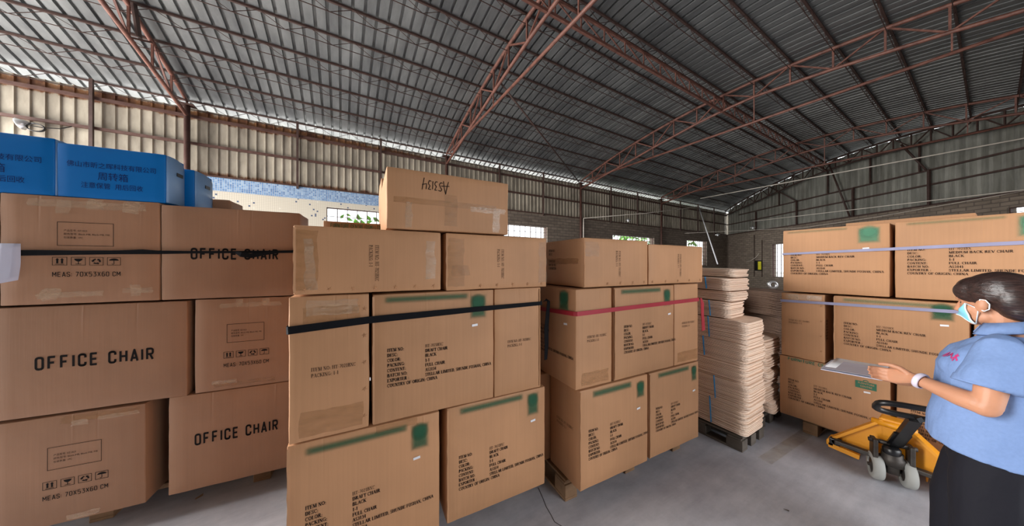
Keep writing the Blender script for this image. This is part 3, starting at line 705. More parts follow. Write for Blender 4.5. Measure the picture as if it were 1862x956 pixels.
# ------------------------------------------------------------------ cartons
class Frame:
    def __init__(s, x, y, rz): s.o = Vector((x, y, 0)); s.rz = radians(rz)
    def at(s, u, v, z=0): return s.o+Vector((u*cos(s.rz)-v*sin(s.rz), u*sin(s.rz)+v*cos(s.rz), z))
class Carton:
    """one closed carton: local x across the front, y into the stack, z up, origin at the middle of its base"""
    def __init__(s, fr, u0, u1, z0, z1, d, label, group, name='cardboard_box', cat='box', m='card', v0=0, bulge=.006, yaw=0, corner=.003):
        s.w, s.d, s.h, s.b = u1-u0, d, z1-z0, bulge; s.u0, s.z0 = u0, z0
        c = fr.at((u0+u1)/2, v0+d/2, z0)
        s.t = thing(name, label, cat, c, fr.rz+radians(yaw), group)
        s.mat = m; s.rnd = random.Random(int(abs(u0*1000)+abs(z0*777)+abs(fr.o.x*100)))
        s.body(corner)
    def warp(s, p):
        """soft bulge of the walls, slightly crushed corners"""
        x, y, z = p; a, b, c = x/(s.w/2), y/(s.d/2), z/s.h*2-1
        f = lambda t_: max(0, 1-t_**4)
        k = s.b
        x += (1 if a > 0 else -1)*k*f(b)*f(c)*abs(a)**6
        y += (1 if b > 0 else -1)*k*f(a)*f(c)*abs(b)**6
        if c > 0: z += k*.3*f(a)*f(b)*c**6
        return (x, y, z)
    def body(s, corner):
        bm = bmesh.new(); bmesh.ops.create_cube(bm, size=1)
        for v in bm.verts: v.co = Vector((v.co.x*s.w, v.co.y*s.d, (v.co.z+.5)*s.h))
        bmesh.ops.bevel(bm, geom=list(bm.edges), offset=.005, segments=2, affect='EDGES', profile=.5)
        big = [e for e in bm.edges if e.calc_length() > .05]
        bmesh.ops.subdivide_edges(bm, edges=big, cuts=9, use_grid_fill=True)
        sd = s.rnd.random()*50
        for v in bm.verts:
            p = Vector(s.warp(v.co))
            e = sum((abs(abs(v.co.x)-s.w/2) < .006, abs(abs(v.co.y)-s.d/2) < .006, v.co.z < .006 or v.co.z > s.h-.006))
            if e >= 2:
                n_ = noise.noise_vector(p*9+Vector((sd, sd, sd)))*.0022; p += n_
            v.co = p
        me = bpy.data.meshes.new('carton_body'); bm.to_mesh(me); bm.free(); sm_angle(me, 40)
        s.bo = obj('carton_body', me, M[s.mat], s.t)
    def fp(s, face, u, v, off):
        """point on a face: u from its left edge, v from its foot"""
        if face == 'front': p = (u-s.w/2, -s.d/2, v); n_ = (0, -1, 0)
        elif face == 'left': p = (-s.w/2, s.d/2-u, v); n_ = (-1, 0, 0)
        elif face == 'right': p = (s.w/2, -s.d/2+u, v); n_ = (1, 0, 0)
        else: p = (u-s.w/2, v-s.d/2, s.h); n_ = (0, 0, 1)
        q = s.warp(p)
        return tuple(q[i]+n_[i]*off for i in range(3))
    def flat(s, name, polys, m, face='front', off=.0026, label=None):
        mb = MB()
        for f in polys: mb.add([s.fp(face, u, v, off) for u, v in f], [tuple(range(len(f)))])
        o = mb.build(name, M[m], s.t)
        if label: o['label'] = label
        return o
    def patch(s, name, u0, u1, v0, v1, m, face='front', off=.002, soft=0, label=None, n=10, jag=0, rot=0):
        nx = max(4, int((u1-u0)/.03)) if not soft else 24; nz = max(3, int((v1-v0)/.03)) if not soft else 24
        vs = []; cov = []; cu, cv = (u0+u1)/2, (v0+v1)/2
        for j in range(nz+1):
            for i in range(nx+1):
                a, b = i/nx, j/nz
                u = u0+(u1-u0)*a; v = v0+(v1-v0)*b
                if jag and i in (0, nx): u += s.rnd.uniform(-jag, jag)
                if jag and j in (0, nz): v += s.rnd.uniform(-jag, jag)*.5
                if rot: u, v = cu+(u-cu)*cos(rot)-(v-cv)*sin(rot), cv+(u-cu)*sin(rot)+(v-cv)*cos(rot)
                vs.append(s.fp(face, u, v, off))
                if soft:
                    W_, H_ = u1-u0, v1-v0
                    e = min(a*W_, (1-a)*W_, b*H_, (1-b)*H_)/soft; e = min(1, max(0, e)); cov.append(e*e*(3-2*e))
                else: cov.append(1)
        fs = [(j*(nx+1)+i, j*(nx+1)+i+1, (j+1)*(nx+1)+i+1, (j+1)*(nx+1)+i) for j in range(nz) for i in range(nx)]
        mb = MB().add(vs, fs); me = mb.mesh(name)
        if soft:
            at = me.attributes.new('cover', 'FLOAT', 'POINT'); at.data.foreach_set('value', cov)
        o = obj(name, me, M[m], s.t)
        if label: o['label'] = label
        return o
    # ---- prints
    def spec(s, lines, u=.066, v=.360, face='front', k=1.0, col2=.185, pitch=.0254, ink='ink'):
        P_ = []
        L_ = ['ITEM NO:', 'DESC:', 'COLOR:', 'PACKING:', 'CONTENT:', 'BATCH NO:', 'EXPORTER :', 'COUNTRY OF ORIGIN: CHINA']
        for i, a in enumerate(L_):
            P_ += [[(u+x*k, v-i*pitch*k+z*k-.008) for x, z in f] for f in serif_text(a, .0168, 1.0, 1.15)[0]]
        s.flat('printed_headings', P_, ink, face); P_ = []
        for i, a in enumerate(lines):
            q, L = serif_text(a, .0168 if i else .016, 1.0, 1.15 if i else .7)
            P_ += [[(u+col2*k+x*k, v-i*pitch*k+z*k-.008) for x, z in f] for f in q]
        return s.flat('printed_text', P_, ink, face)
    def item(s, u, v, item_='HT-7021BXC', face='front', h=.0165, rot=False, m='ink_soft'):
        P_ = []
        for i, a in enumerate(('ITEM NO: '+item_, 'PACKING: 1-1')):
            q = serif_text(a, h, .97, .75)[0]
            for f in q:
                g = [(x, z-i*h*1.65) for x, z in f]
                if rot: g = [(z, -x) for x, z in g]
                P_.append([(u+x, v+z) for x, z in g])
        return s.flat('printed_text', P_, m, face)
    def words(s, txt, u, v, h, width=None, bold=.0, m='ink', face='front', space=1.0, name='printed_text', flip=False):
        q, L = font_text(txt, h, bold, 1.0, space); k = (width/L) if width else 1
        if flip: q = [[(-x*k, -z) for x, z in f] for f in q]; k = 1
        return s.flat(name, [[(u+x*k, v+z) for x, z in f] for f in q], m, face)
    def office(s, u, v, w_=.44, h=.074): return s.flat('printed_text', [[(u+a, v+b) for a, b in q] for q in block_text('OFFICE CHAIR', h, .165, .20, w_)], 'ink')
    def marks(s, u, v, k=1.0, low=0.0):
        """outlined label box, four handling marks, size line; u, v: lower left of the size line"""
        def fr_(a0, a1, b0, b1, t=.0022):
            return [[(a0, b0), (a1, b0), (a1, b0+t), (a0, b0+t)], [(a0, b1-t), (a1, b1-t), (a1, b1), (a0, b1)],
                    [(a0, b0), (a0+t, b0), (a0+t, b1), (a0, b1)], [(a1-t, b0), (a1, b0), (a1, b1), (a1-t, b1)]]
        P_ = fr_(u+.017*k, u+.226*k, v+.172*k, v+.304*k, .0024)
        for i, (a, L) in enumerate((('产品型号: 0Z1023', .085), ('颜色型号: Black-MB, Black-MB, MB', .17), ('包装数量: 1PC', .07))):
            q, L0 = font_text(a, .0095*k); kk = L*k/L0
            P_ += [[(u+.04*k+x*kk, v+(.252-i*.0195)*k+z) for x, z in f] for f in q]
        s.flat('label_box', P_, 'ink_soft')
        P_ = []
        for i in range(4):
            x0 = u+i*.0668*k; x1 = x0+.053*k; z0 = v+.063*k; z1 = z0+.046*k; w_ = x1-x0; h_ = z1-z0
            P_ += fr_(x0, x1, z0, z1, .002); m = lambda x, z: (x0+x*w_, z0+z*h_)
            if i == 0:
                for c in (.34, .66): P_ += [[m(c-.07, .24), m(c+.07, .24), m(c+.07, .68), m(c-.07, .68)], [m(c-.13, .66), m(c+.13, .66), m(c, .88)]]
                P_.append([m(.2, .12), m(.8, .12), m(.8, .17), m(.2, .17)])
            elif i == 1:
                P_ += [[m(.2, .82), m(.26, .62), m(.42, .48), m(.58, .48), m(.74, .62), m(.8, .82)], [m(.47, .2), m(.53, .2), m(.53, .5), m(.47, .5)], [m(.3, .14), m(.7, .14), m(.7, .2), m(.3, .2)]]
            elif i == 2:
                for a in (90, 210, 330):
                    p = arc(.5, .5, .25, .27, a+10, a+75, 4); P_ += [[m(*c) for c in f] for f in stroke(p, .15)]
                    e = p[-1]; d = radians(a+75+90); P_.append([m(e[0]+.16*cos(d), e[1]+.16*sin(d)), m(e[0]+.15*cos(d-pi/2), e[1]+.15*sin(d-pi/2)), m(e[0]-.15*cos(d-pi/2), e[1]-.15*sin(d-pi/2))])
            else:
                P_.append([m(.14, .6)]+[m(*c) for c in arc(.5, .6, .36, .26, 180, 0, 10)][1:]); P_.append([m(.475, .2), m(.525, .2), m(.525, .62), m(.475, .62)])
                P_ += [[m(*c) for c in f] for f in stroke(arc(.43, .22, .07, .09, 0, -180, 5), .05)]
        s.flat('handling_marks', P_, 'ink')
        s.flat('printed_text', [[(u+a, v+b) for a, b in q] for q in block_text('MEAS: 70X53X60 CM', .027*k, .12, .16, .252*k)], 'ink')
    def logo(s, u0, u1, v0, v1, face='front', m='green_print'):
        """blurred green emblem: a soft crest over a square panel"""
        o = s.patch('green_panel', u0, u1, v0, v1-.004, m, face, .0022, .032, 'soft green panel')
        nx = 22; W_, H_ = u1-u0, v1-v0; c = ((u0+u1)/2, v0+H_*.66); r = W_*.44
        vs = [s.fp(face, c[0], c[1], .0032)]; cov = [1]
        for j in (1, 2, 3, 4):
            for i in range(nx):
                a = 2*pi*i/nx; vs.append(s.fp(face, c[0]+r*j/4*cos(a), c[1]+r*j/4*1.05*sin(a), .0032)); cov.append((1, .95, .55, 0)[j-1])
        fs = [(0, 1+i, 1+(i+1) % nx) for i in range(nx)]+[(1+(j-1)*nx+i, 1+j*nx+i, 1+j*nx+(i+1) % nx, 1+(j-1)*nx+(i+1) % nx) for j in (1, 2, 3) for i in range(nx)]
        me = MB().add(vs, fs).mesh('green_crest'); at = me.attributes.new('cover', 'FLOAT', 'POINT'); at.data.foreach_set('value', cov)
        obj('green_crest', me, M[m], s.t)
    def bar(s, u0, u1, v0, v1, face='front', m='green_print', soft=.028): return s.patch('green_line', u0-.015, u1+.015, v0-.012, min(v1+.010, s.h-.004), m, face, .0024, soft, 'soft green printed line')
    def sticker(s, u, v, face='front', w_=.035, h_=.013, rot=.08):
        return s.patch('sticker', u-w_/2, u+w_/2, v-h_/2, v+h_/2, 'white', face, .003, rot=rot, label='small white sticker')
    def tape(s, u0, u1, v0, v1, m='tape_clear', face='front', jag=.006, rot=0):
        return s.patch('packing_tape', u0, u1, v0, v1, m, face, .0016, 0, None, jag=jag, rot=rot)
    def dents(s, n, v, face='front', u0=.04, u1=None, vert=False):
        """small staple dimples along an edge"""
        u1 = u1 or s.w-.04; mb = MB()
        for i in range(n):
            a = u0+(u1-u0)*i/(n-1) if n > 1 else u0
            u, vv = (v, a) if vert else (a, v)
            for k in range(5):
                an = 2*pi*k/5+i; L_ = .014
                mb.add([s.fp(face, u+.003*cos(an+1.5), vv+.003*sin(an+1.5), .0014), s.fp(face, u+.003*cos(an-1.5), vv+.003*sin(an-1.5), .0014), s.fp(face, u+L_*cos(an), vv+L_*sin(an), .0014), s.fp(face, u, vv, .004)], [(0, 2, 3), (2, 1, 3)])
        return mb.build('staple_dimples', M[s.mat], s.t)
    def seam(s, u, face='front', v0=.01, v1=None):
        """glued joint: a narrow lap of board standing off the edge"""
        v1 = v1 or s.h-.01; mb = MB(); n = 14
        for i in range(n):
            a, b = v0+(v1-v0)*i/n, v0+(v1-v0)*(i+1)/n
            j0, j1 = noise.noise(Vector((u*9, i*.7, s.z0)))*.0035, noise.noise(Vector((u*9, (i+1)*.7, s.z0)))*.0035
            mb.add([s.fp(face, u-.004+j0, a, .0045), s.fp(face, u+.006, a, .0008), s.fp(face, u+.006, b, .0008), s.fp(face, u-.004+j1, b, .0045)], [(0, 1, 2, 3)])
        return mb.build('joint_flap', M[s.mat], s.t)

S1 = Frame(-1.0150, 2.6049, -5.83); S2 = Frame(1.1419, 1.4990, -3.49); S3 = Frame(1.2854, 1.3273, -3.71); SR = Frame(3.6656, 1.0476, -90.69)
DRAFT = ['HT-7021BXC', 'DRAFT CHAIR', 'BLACK', '1-1', 'FULL CHAIR', 'AS3134', 'STELLAR LIMITED, SHUNDE FOSHAN, CHINA']
MEDB = ['HT-7021BX', 'MEDIUM BACK REV CHAIR', 'BLACK', '1-1', 'FULL CHAIR', 'AS3141', 'STELLAR LIMITED, SHUNDE FOSHAN, CHINA']

# ---- left stack: office chair cartons
g = 'office chair cartons in the left stack'
c = Carton(S1, -.527, .058, 1.356, 1.950, .70, 'upper left carton with a size print, paper sheet under its black strap', g, m='card_pink')
c.marks(.178, .150); c.tape(.09, .53, .535, .575); c.tape(.19, .24, .50, .575); c.tape(.30, .36, .53, .59); c.tape(.44, .50, .52, .59)
c.tape(.12, .36, .035, .065, rot=.04); c.tape(.14, .20, .02, .085, jag=.01); c.tape(.44, .56, .05, .08); c.tape(.47, .51, .03, .10)
c = Carton(S1, .066, .760, 1.356, 1.940, .28, 'upper right office chair carton of the left stack, its lettering crossed by the black strap', g, m='card_pink')
c.office(.134, .250)
c = Carton(S1, -.565, .180, .752, 1.345, .53, 'big middle office chair carton at the left edge, beside a smaller printed carton', g, m='card_pink')
c.office(.156, .248, .448)
c = Carton(S1, .216, .765, .756, 1.350, .70, 'small middle carton of the left stack with a size print', g, m='card_pink')
c.marks(.140, .148, .92); c.tape(.12, .44, .535, .565); c.tape(.20, .235, .54, .59); c.tape(.34, .375, .54, .59); c.tape(.09, .40, .02, .045, 'tape_brown'); c.tape(.08, .2, .04, .065)
c = Carton(S1, -.565, .000, .141, .738, .70, 'bottom left carton with a size print, at the lower left corner of the picture', g, m='card_pink')
c.marks(.183, .146, .94); c.tape(.24, .54, .55, .59, 'tape_brown'); c.tape(.28, .34, .53, .56); c.tape(.38, .54, .545, .565); c.tape(.26, .39, .01, .04)
c = Carton(S1, .098, .765, .150, .752, .53, 'bottom office chair carton of the left stack, next to the bare floor', g, m='card_pink')
c.office(.120, .280, .42)
Carton(S1, -1.06, -.540, 1.356, 1.952, .70, 'sliver of a carton at the left edge of the picture, left of the paper sheet', g, m='card_pink')
for z0, z1, lab in ((.141, .738, 'unseen bottom carton added past the left edge of the left stack'), (.752, 1.350, 'unseen middle carton added past the left edge of the left stack')):
    Carton(S1, -1.20, -.580, z0, z1, 1.1, lab, g, m='card_pink')  # out of view, added to carry the sliver carton and shade the floor
# cartons behind, carrying the blue boxes
for (u0, u1, z0, z1, v0, lab) in ((-.52, .06, .141, .74, .72, 'carton in the second row of the left stack, behind the bottom size print'),
    (.10, .76, .141, .75, .56, 'carton in the second row of the left stack behind the bottom office chair lettering'),
    (-.52, .17, .745, 1.345, .72, 'carton in the second row of the left stack behind the middle office chair lettering'),
    (-.52, .10, 1.352, 1.945, .73, 'carton in the second row under the light sides of the blue boxes'),
    (-.14, .22, 1.956, 2.075, .455, 'low brown carton just showing right of the blue boxes')):
    Carton(S1, u0, u1, z0, z1, .5 if v0 > .6 else .24, lab, 'cartons behind the left stack', m='card_pink', v0=v0)
# blue reusable boxes
def blue(u0, u1, v0, d, z1, label, text=True):
    c = Carton(S1, u0, u1, 1.952, z1, d, label, 'blue corrugated plastic boxes on the left stack', 'blue_box', 'box', 'blue_plastic', v0=v0, bulge=.004)
    L = u1-u0; k = L/.42
    if text:
        for a, uu, vv, h, w_ in (('佛山市昕之晖科技有限公司', .036, .175, .026, .345), ('周转箱', .150, .110, .036, .118), ('注意保管  用后回收', .088, .060, .026, .24)):
            c.words(a, uu*k, vv, h, w_*k, 0, 'ink_blue')
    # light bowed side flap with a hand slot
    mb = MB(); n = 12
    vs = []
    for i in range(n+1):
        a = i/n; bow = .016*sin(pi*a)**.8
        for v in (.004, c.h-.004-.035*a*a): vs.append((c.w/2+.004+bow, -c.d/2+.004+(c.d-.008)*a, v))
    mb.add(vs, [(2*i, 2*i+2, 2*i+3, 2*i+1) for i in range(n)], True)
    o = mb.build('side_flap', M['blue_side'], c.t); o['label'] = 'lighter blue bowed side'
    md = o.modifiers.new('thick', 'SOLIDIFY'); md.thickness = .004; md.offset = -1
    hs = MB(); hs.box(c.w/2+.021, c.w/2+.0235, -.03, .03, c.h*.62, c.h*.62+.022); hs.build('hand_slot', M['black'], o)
    return c
blue(-.790, -.350, .004, .19, 2.268, 'blue plastic box at the left edge of the picture, cut off by the frame')
blue(-.340, .083, .004, .185, 2.250, 'blue plastic box with three full lines of dark characters')
blue(-.17, .125, .205, .235, 2.222, 'blue plastic box behind the others, only its side showing', False)

# ---- middle stack: draft chair cartons
g = 'draft chair cartons in the middle stack'
c = Carton(S2, -1.351, -.687, .142, .774, .31, 'bottom left carton of the middle stack, its text cut off by the picture edge', g)
c.spec(DRAFT, v=.340); c.bar(.075, .49, .575, .606); c.logo(.508, .615, .455, .605); c.sticker(.545, .42); c.seam(.004); c.tape(.35, .55, .595, .63, 'tape_brown')
c = Carton(S2, -.645, .000, .141, .777, .31, 'bottom right carton of the middle stack with a dented text block', g)
c.spec(DRAFT, v=.350); c.bar(.080, .47, .590, .625); c.logo(.500, .602, .468, .625); c.sticker(.550, .44); c.seam(.004)
c = Carton(S2, -1.345, -1.030, .780, 1.430, .65, 'narrow middle carton left of the draft chair text, under the black strap', g)
c.item(.082, .310); c.tape(.04, .29, .02, .13, 'tape_brown'); c.tape(.05, .28, .53, .60, 'tape_brown'); c.tape(.06, .27, .56, .63); c.dents(5, .296, 'front', .06, .58, True)
c = Carton(S2, -1.014, -.366, .782, 1.424, .31, 'middle carton of the middle stack with draft chair text under the black strap', g)
c.spec(DRAFT); c.bar(.064, .48, .60, .63); c.logo(.493, .608, .475, .628); c.sticker(.528, .444); c.seam(.004)
c = Carton(S2, -.360, -.033, .782, 1.426, .65, 'narrow right-hand middle carton of the middle stack, beside the loose strap end', g)
c.item(.084, .314, h=.0155); c.seam(.318)
c = Carton(S2, -1.328, -.679, 1.437, 1.748, .64, 'long upper carton of the middle stack lying on its side, the left of two', g)
c.item(.326, .232, rot=True); c.dents(7, .022); c.tape(.0, .09, .02, .29, 'tape_brown', jag=.004); c.tape(.04, .08, .02, .25, rot=.05); c.tape(.57, .62, .06, .26, rot=.03); c.seam(.004)
c = Carton(S2, -.650, .012, 1.430, 1.747, .64, 'long upper carton of the middle stack lying on its side, the right of two', g)
c.item(.333, .236, rot=True); c.dents(5, .022, u0=.2); c.tape(.01, .10, .02, .29, 'tape_brown'); c.tape(.03, .13, .08, .14, 'tape_brown'); c.tape(.60, .66, .03, .29, 'tape_brown'); c.seam(.004)
c = Carton(S2, -.950, -.268, 1.756, 2.068, .62, 'topmost carton with upside-down handwriting, standing alone above the middle stack', g)
HW = [[(0, 0), (.012, .04), (.02, .075), (.03, .035), (.034, .0)], [(-.006, .026), (.05, .03)], [(.07, .056), (.054, .06), (.046, .05), (.056, .036), (.062, .022), (.052, .01), (.040, .014)],
      [(.078, .056), (.094, .058), (.082, .036), (.094, .024), (.086, .008), (.074, .010)], [(.108, .054), (.105, .008)], [(.118, .056), (.136, .056), (.124, .036), (.136, .024), (.128, .006), (.116, .010)], [(.150, .058), (.146, .026), (.176, .034)], [(.176, .062), (.162, -.006)]]
c.flat('handwriting', [[(.312-x*.80, .272-z*.95) for x, z in f] for l in HW for f in stroke(l, .0042)], 'ink')
c.tape(.03, .60, .135, .165, 'tape_brown', jag=.002); c.tape(.29, .36, .03, .20, 'tape_brown', jag=.003); c.tape(.44, .66, .12, .15); c.tape(.58, .62, .01, .14); c.tape(.09, .12, .01, .14)
c.patch('handle_tab', .04, .09, .15, .19, 'ink_soft', 'left', label='dark cut-out tab on the side')
lf = [Carton(S2, u0, u1, z0, z1, .31, lab, 'cartons behind the middle stack', v0=v0) for (u0, u1, z0, z1, v0, lab) in (
    (-1.345, -.69, .142, .775, .33, 'carton behind the bottom left carton of the middle stack'),
    (-.645, -.01, .142, .775, .33, 'carton behind the bottom right carton of the middle stack'),
    (-1.34, -.70, .782, 1.43, .67, 'carton in the back row of the middle stack, behind its narrow left carton'),
    (-.68, -.04, .782, 1.43, .67, 'carton in the back row of the middle stack, behind its narrow right carton'))]
c = Carton(S2, -1.289, -.64, 1.437, 1.862, .31, 'carton behind the middle stack with green furniture centre lettering along its top', 'cartons behind the middle stack', v0=.67)
c.flat('printed_text', [[(.040+a, .384+b) for a, b in q] for q in block_text('FURNITURE CENTRE (DSM) LTD', .028, .15, .16, .30)], 'ink_green')
c = Carton(S2, -.944, -.29, 1.868, 2.19, .31, 'carton just showing behind the left edge of the topmost carton', 'cartons behind the middle stack', v0=.67)

# ---- second stack to the right: draft chair cartons with the red strap
g = 'draft chair cartons in the red-strapped stack'
c = Carton(S3, .002, .631, .144, .776, .325, 'bottom corner carton of the red-strapped stack, its left side in view', g)
c.spec(DRAFT, v=.365); c.bar(.11, .45, .575, .612); c.logo(.500, .600, .475, .605); c.sticker(.525, .41); c.item(.09, .36, face='left'); c.seam(.004)
c = Carton(S3, .652, 1.255, .151, .775, .325, 'bottom right carton of the red-strapped stack, beside the plywood', g)
c.spec(DRAFT, u=.064, v=.355, k=.93); c.bar(.1, .46, .578, .612); c.logo(.49, .58, .47, .612); c.sticker(.53, .40); c.seam(.004)
c = Carton(S3, -.032, .274, .787, 1.418, .65, 'narrow corner carton of the red-strapped stack with a green emblem on its left side', g)
c.item(.085, .318, h=.0155); c.tape(.04, .27, .02, .10, 'tape_brown'); c.logo(.475, .595, .475, .625, 'left'); c.sticker(.555, .40, 'left')
c.spec(DRAFT, u=.066, v=.345, face='left')
c = Carton(S3, .296, .932, .788, 1.416, .325, 'middle carton of the red-strapped stack with the draft chair text', g)
c.spec(DRAFT, u=.088, v=.358); c.bar(.07, .47, .585, .615); c.logo(.50, .60, .465, .61); c.sticker(.575, .41); c.seam(.006)
c = Carton(S3, .939, 1.248, .786, 1.418, .65, 'narrow right-hand carton of the red-strapped stack, where the strap end hangs', g)
c.item(.085, .318, h=.0155); c.tape(.03, .3, .02, .10, 'tape_brown')
c = Carton(S3, .033, .632, 1.428, 1.745, .65, 'upper corner carton of the red-strapped stack lying on its side', g)
c.item(.300, .240, rot=True); c.tape(.01, .12, .20, .29, 'tape_brown'); c.tape(.02, .07, .05, .28, 'tape_brown', 'left'); c.dents(4, .02, u0=.2); c.seam(.004)
c.tape(.1, .6, .15, .19, 'tape_brown', 'left'); 
P_ = []
for i, a in enumerate(('ITEM NO:', 'DESC:', '', 'CONTENT:', 'BATCH NO:', 'EXPORTER :')):
    P_ += [[(.27+x, .24-i*.026+z) for x, z in f] for f in serif_text(a, .0168, 1, 1.15)[0]]
c.flat('printed_text', P_, 'ink', 'left')
c = Carton(S3, .643, 1.312, 1.428, 1.724, .65, 'upper right carton of the red-strapped stack lying on its side', g)
c.item(.355, .230, rot=True); c.dents(5, .02)
for (u0, u1, z0, z1, v0, lab) in ((-.07, .60, .144, .776, .345, 'carton behind the red-strapped stack, its edge showing in the gap to the middle stack'),
    (.62, 1.25, .144, .776, .345, 'carton behind the bottom right carton of the red-strapped stack'),
    (.296, .93, .787, 1.416, .345, 'carton behind the middle carton of the red-strapped stack')):
    Carton(S3, u0, u1, z0, z1, .31, lab, 'cartons behind the red-strapped stack', v0=v0)

# ---- right stack: medium back chair cartons
g = 'medium back chair cartons in the right stack'
c = Carton(SR, .012, .638, 1.322, 1.900, .31, 'upper left carton of the right stack, next to the far wall window', g)
c.spec(MEDB, ink='ink_soft', u=.055, v=.345, k=.98, col2=.175); c.bar(.04, .40, .55, .574, m='green_faint'); c.logo(.458, .59, .42, .565, m='green_teal'); c.sticker(.51, .385)
c = Carton(SR, .664, 1.305, 1.322, 1.900, .31, 'upper right carton of the right stack, above the person', g)
c.spec(MEDB, ink='ink_soft', u=.055, v=.362, k=.98, col2=.175); c.bar(.06, .42, .55, .574, m='green_faint'); c.logo(.455, .59, .42, .57, m='green_teal')
c = Carton(SR, .000, .290, .706, 1.306, .64, 'narrow middle carton of the right stack with clear tape along its top', g)
c.item(.055, .34, 'HT-7021BX', h=.014); c.tape(.03, .27, .545, .59); c.tape(.05, .12, .53, .59); c.tape(.17, .2, .53, .59); c.dents(4, .27, 'front', .1, .5, True)
P_ = []
for i in range(7): P_ += [[(.02+x, .36-i*.026+z) for x, z in f] for f in serif_text(('ITEM', 'DESC', 'COLO', 'PACK', 'CONT', 'BATC', 'EXPO')[i], .0168, 1, 1.15)[0]]
c.flat('printed_text', P_, 'ink', 'right')
c = Carton(SR, .344, .966, .720, 1.306, .31, 'wide middle carton of the right stack, in front of the masked face', g)
c.spec(MEDB, ink='ink_soft', u=.058, v=.362, k=.98, col2=.176); c.bar(.06, .48, .545, .575, m='green_faint'); c.logo(.465, .578, .448, .582, m='green_print'); c.sticker(.53, .425); c.seam(.004)
c = Carton(SR, .985, 1.28, .720, 1.306, .64, 'narrow middle carton of the right stack behind the person', g)
c = Carton(SR, -.012, .640, .140, .700, .31, 'bottom left carton of the right stack, under the clipboard, with green lettering', g)
c.spec(MEDB, ink='ink_soft', u=.062, v=.345, k=.98, col2=.176); c.flat('printed_name', [[(.060+a, .528+b) for a, b in q] for q in block_text('FURNITURE CENTRE', .028, .16, .16, .33)], 'ink_green')
c.patch('green_panel', .478, .588, .425, .482, 'ink_green', off=.002, label='green panel with pale lettering')
c.words('FURNITURE', .492, .460, .014, .085, .01, 'card', name='panel_lettering'); c.words('CENTRE', .504, .436, .014, .062, .01, 'card', name='panel_lettering'); c.sticker(.54, .40)
P_ = [[(.520+x, .484+z) for x, z in f] for f in stroke(arc(.013, .0, .013, .011, 0, 180, 8), .006)]; c.flat('green_crest', P_, 'ink_green')
c = Carton(SR, .672, 1.30, .140, .700, .31, 'bottom carton of the right stack behind the pallet jack handle', g)
c.spec(MEDB, ink='ink_soft', u=.062, v=.345, k=.98, col2=.176)
for (u0, u1, z0, z1, v0, d, lab) in ((.35, .98, 1.322, 1.955, .33, .31, 'carton standing behind the upper pair of the right stack, its flap end showing'),
    (0.0, .62, .14, .70, .33, .31, 'carton behind the bottom left carton of the right stack'), (.35, .97, .706, 1.306, .33, .31, 'carton behind the wide middle carton of the right stack'),
    (.02, .33, 1.322, 1.89, .33, .31, 'carton behind the upper left carton of the right stack')):
    c = Carton(SR, u0, u1, z0, z1, d, lab, 'cartons behind the right stack', v0=v0)

# ------------------------------------------------------------------ pallets
def pallet(fr, u0, u1, v0, v1, label, m='wood', h=.135, group='wooden pallets under the stacks'):
    t = thing('wooden_pallet', label, 'pallet', fr.at((u0+u1)/2, (v0+v1)/2, 0), fr.rz, group)
    L, D = u1-u0, v1-v0
    for i in range(3):
        for j in range(3):
            x = (-L/2+.05, 0, L/2-.05)[i]; y = (-D/2+.06, 0, D/2-.06)[j]
            MB().bbox(x-.05, x+.05, y-.06, y+.06, .018, h-.036, .004).build('block', M[m], t)
    for i in range(3):
        x = (-L/2+.05, 0, L/2-.05)[i]; MB().bbox(x-.05, x+.05, -D/2, D/2, 0, .018, .003).build('skid_board', M[m], t)
    for j in range(3):
        y = (-D/2+.06, 0, D/2-.06)[j]; MB().bbox(-L/2, L/2, y-.05, y+.05, h-.036, h-.018, .003).build('cross_board', M[m], t)
    n = 7
    for i in range(n):
        x = -L/2+.05+(L-.1)*i/(n-1); MB().bbox(x-.045, x+.045, -D/2, D/2, h-.018, h, .003).build('deck_board', M[m], t)
    return t
pallet(S1, -1.10, .55, .17, 1.17, 'wooden pallet under the left stack of office chair cartons', h=.139)
pallet(S2, -1.28, -.10, .26, 1.0, 'wooden pallet under the middle stack', h=.140)
pallet(S3, -.02, 1.20, .12, 1.0, 'wooden pallet under the red-strapped stack', h=.142)
pallet(SR, .13, 1.25, .07, 1.1, 'wooden pallet under the right stack, the pallet jack reaching into it', h=.138)

# ------------------------------------------------------------------ straps
def strap(name, label, pts, w_, m, up=None, thick=.0018, group=None):
    """flat webbing along a path; its width stands upright"""
    mb = MB(); pts = [Vector(p) for p in pts]; n = len(pts); vs = []
    for i, p in enumerate(pts):
        tn = (pts[min(i+1, n-1)]-pts[max(i-1, 0)]).normalized()
        u = Vector((0, 0, 1)) if not up else Vector(up[i] if isinstance(up, list) else up)
        u = (u-tn*u.dot(tn)).normalized()*(w_[i] if isinstance(w_, list) else w_)/2; s_ = tn.cross(u).normalized()*thick/2
        vs += [p-u-s_, p+u-s_, p+u+s_, p-u+s_]
    fs = [(4*i+k, 4*i+(k+1) % 4, 4*i+4+(k+1) % 4, 4*i+4+k) for i in range(n-1) for k in range(4)]+[(3, 2, 1, 0), tuple(4*(n-1)+k for k in range(4))]
    o = mb.add(vs, fs).build(name, M[m])
    return tag(o, label, 'strap', group)
OFF = -.0125
P1 = [S1.at(u, OFF-.004, z) for u, z in ((-.530, 1.632), (-.40, 1.637), (-.25, 1.640), (-.1, 1.645), (0, 1.650), (.06, 1.648), (.2, 1.651), (.4, 1.656), (.6, 1.661), (.775, 1.668))]
o = strap('cargo_strap', 'black webbing strap round the top of the left stack', [S1.at(-.545, .35, 1.63)]+P1+[S1.at(.785, .05, 1.668), S1.at(.785, .5, 1.668)], [.03, .03, .03, .024, .022, .028, .022, .016, .014, .016, .02, .018, .026, .026], 'strap_black', thick=.004)
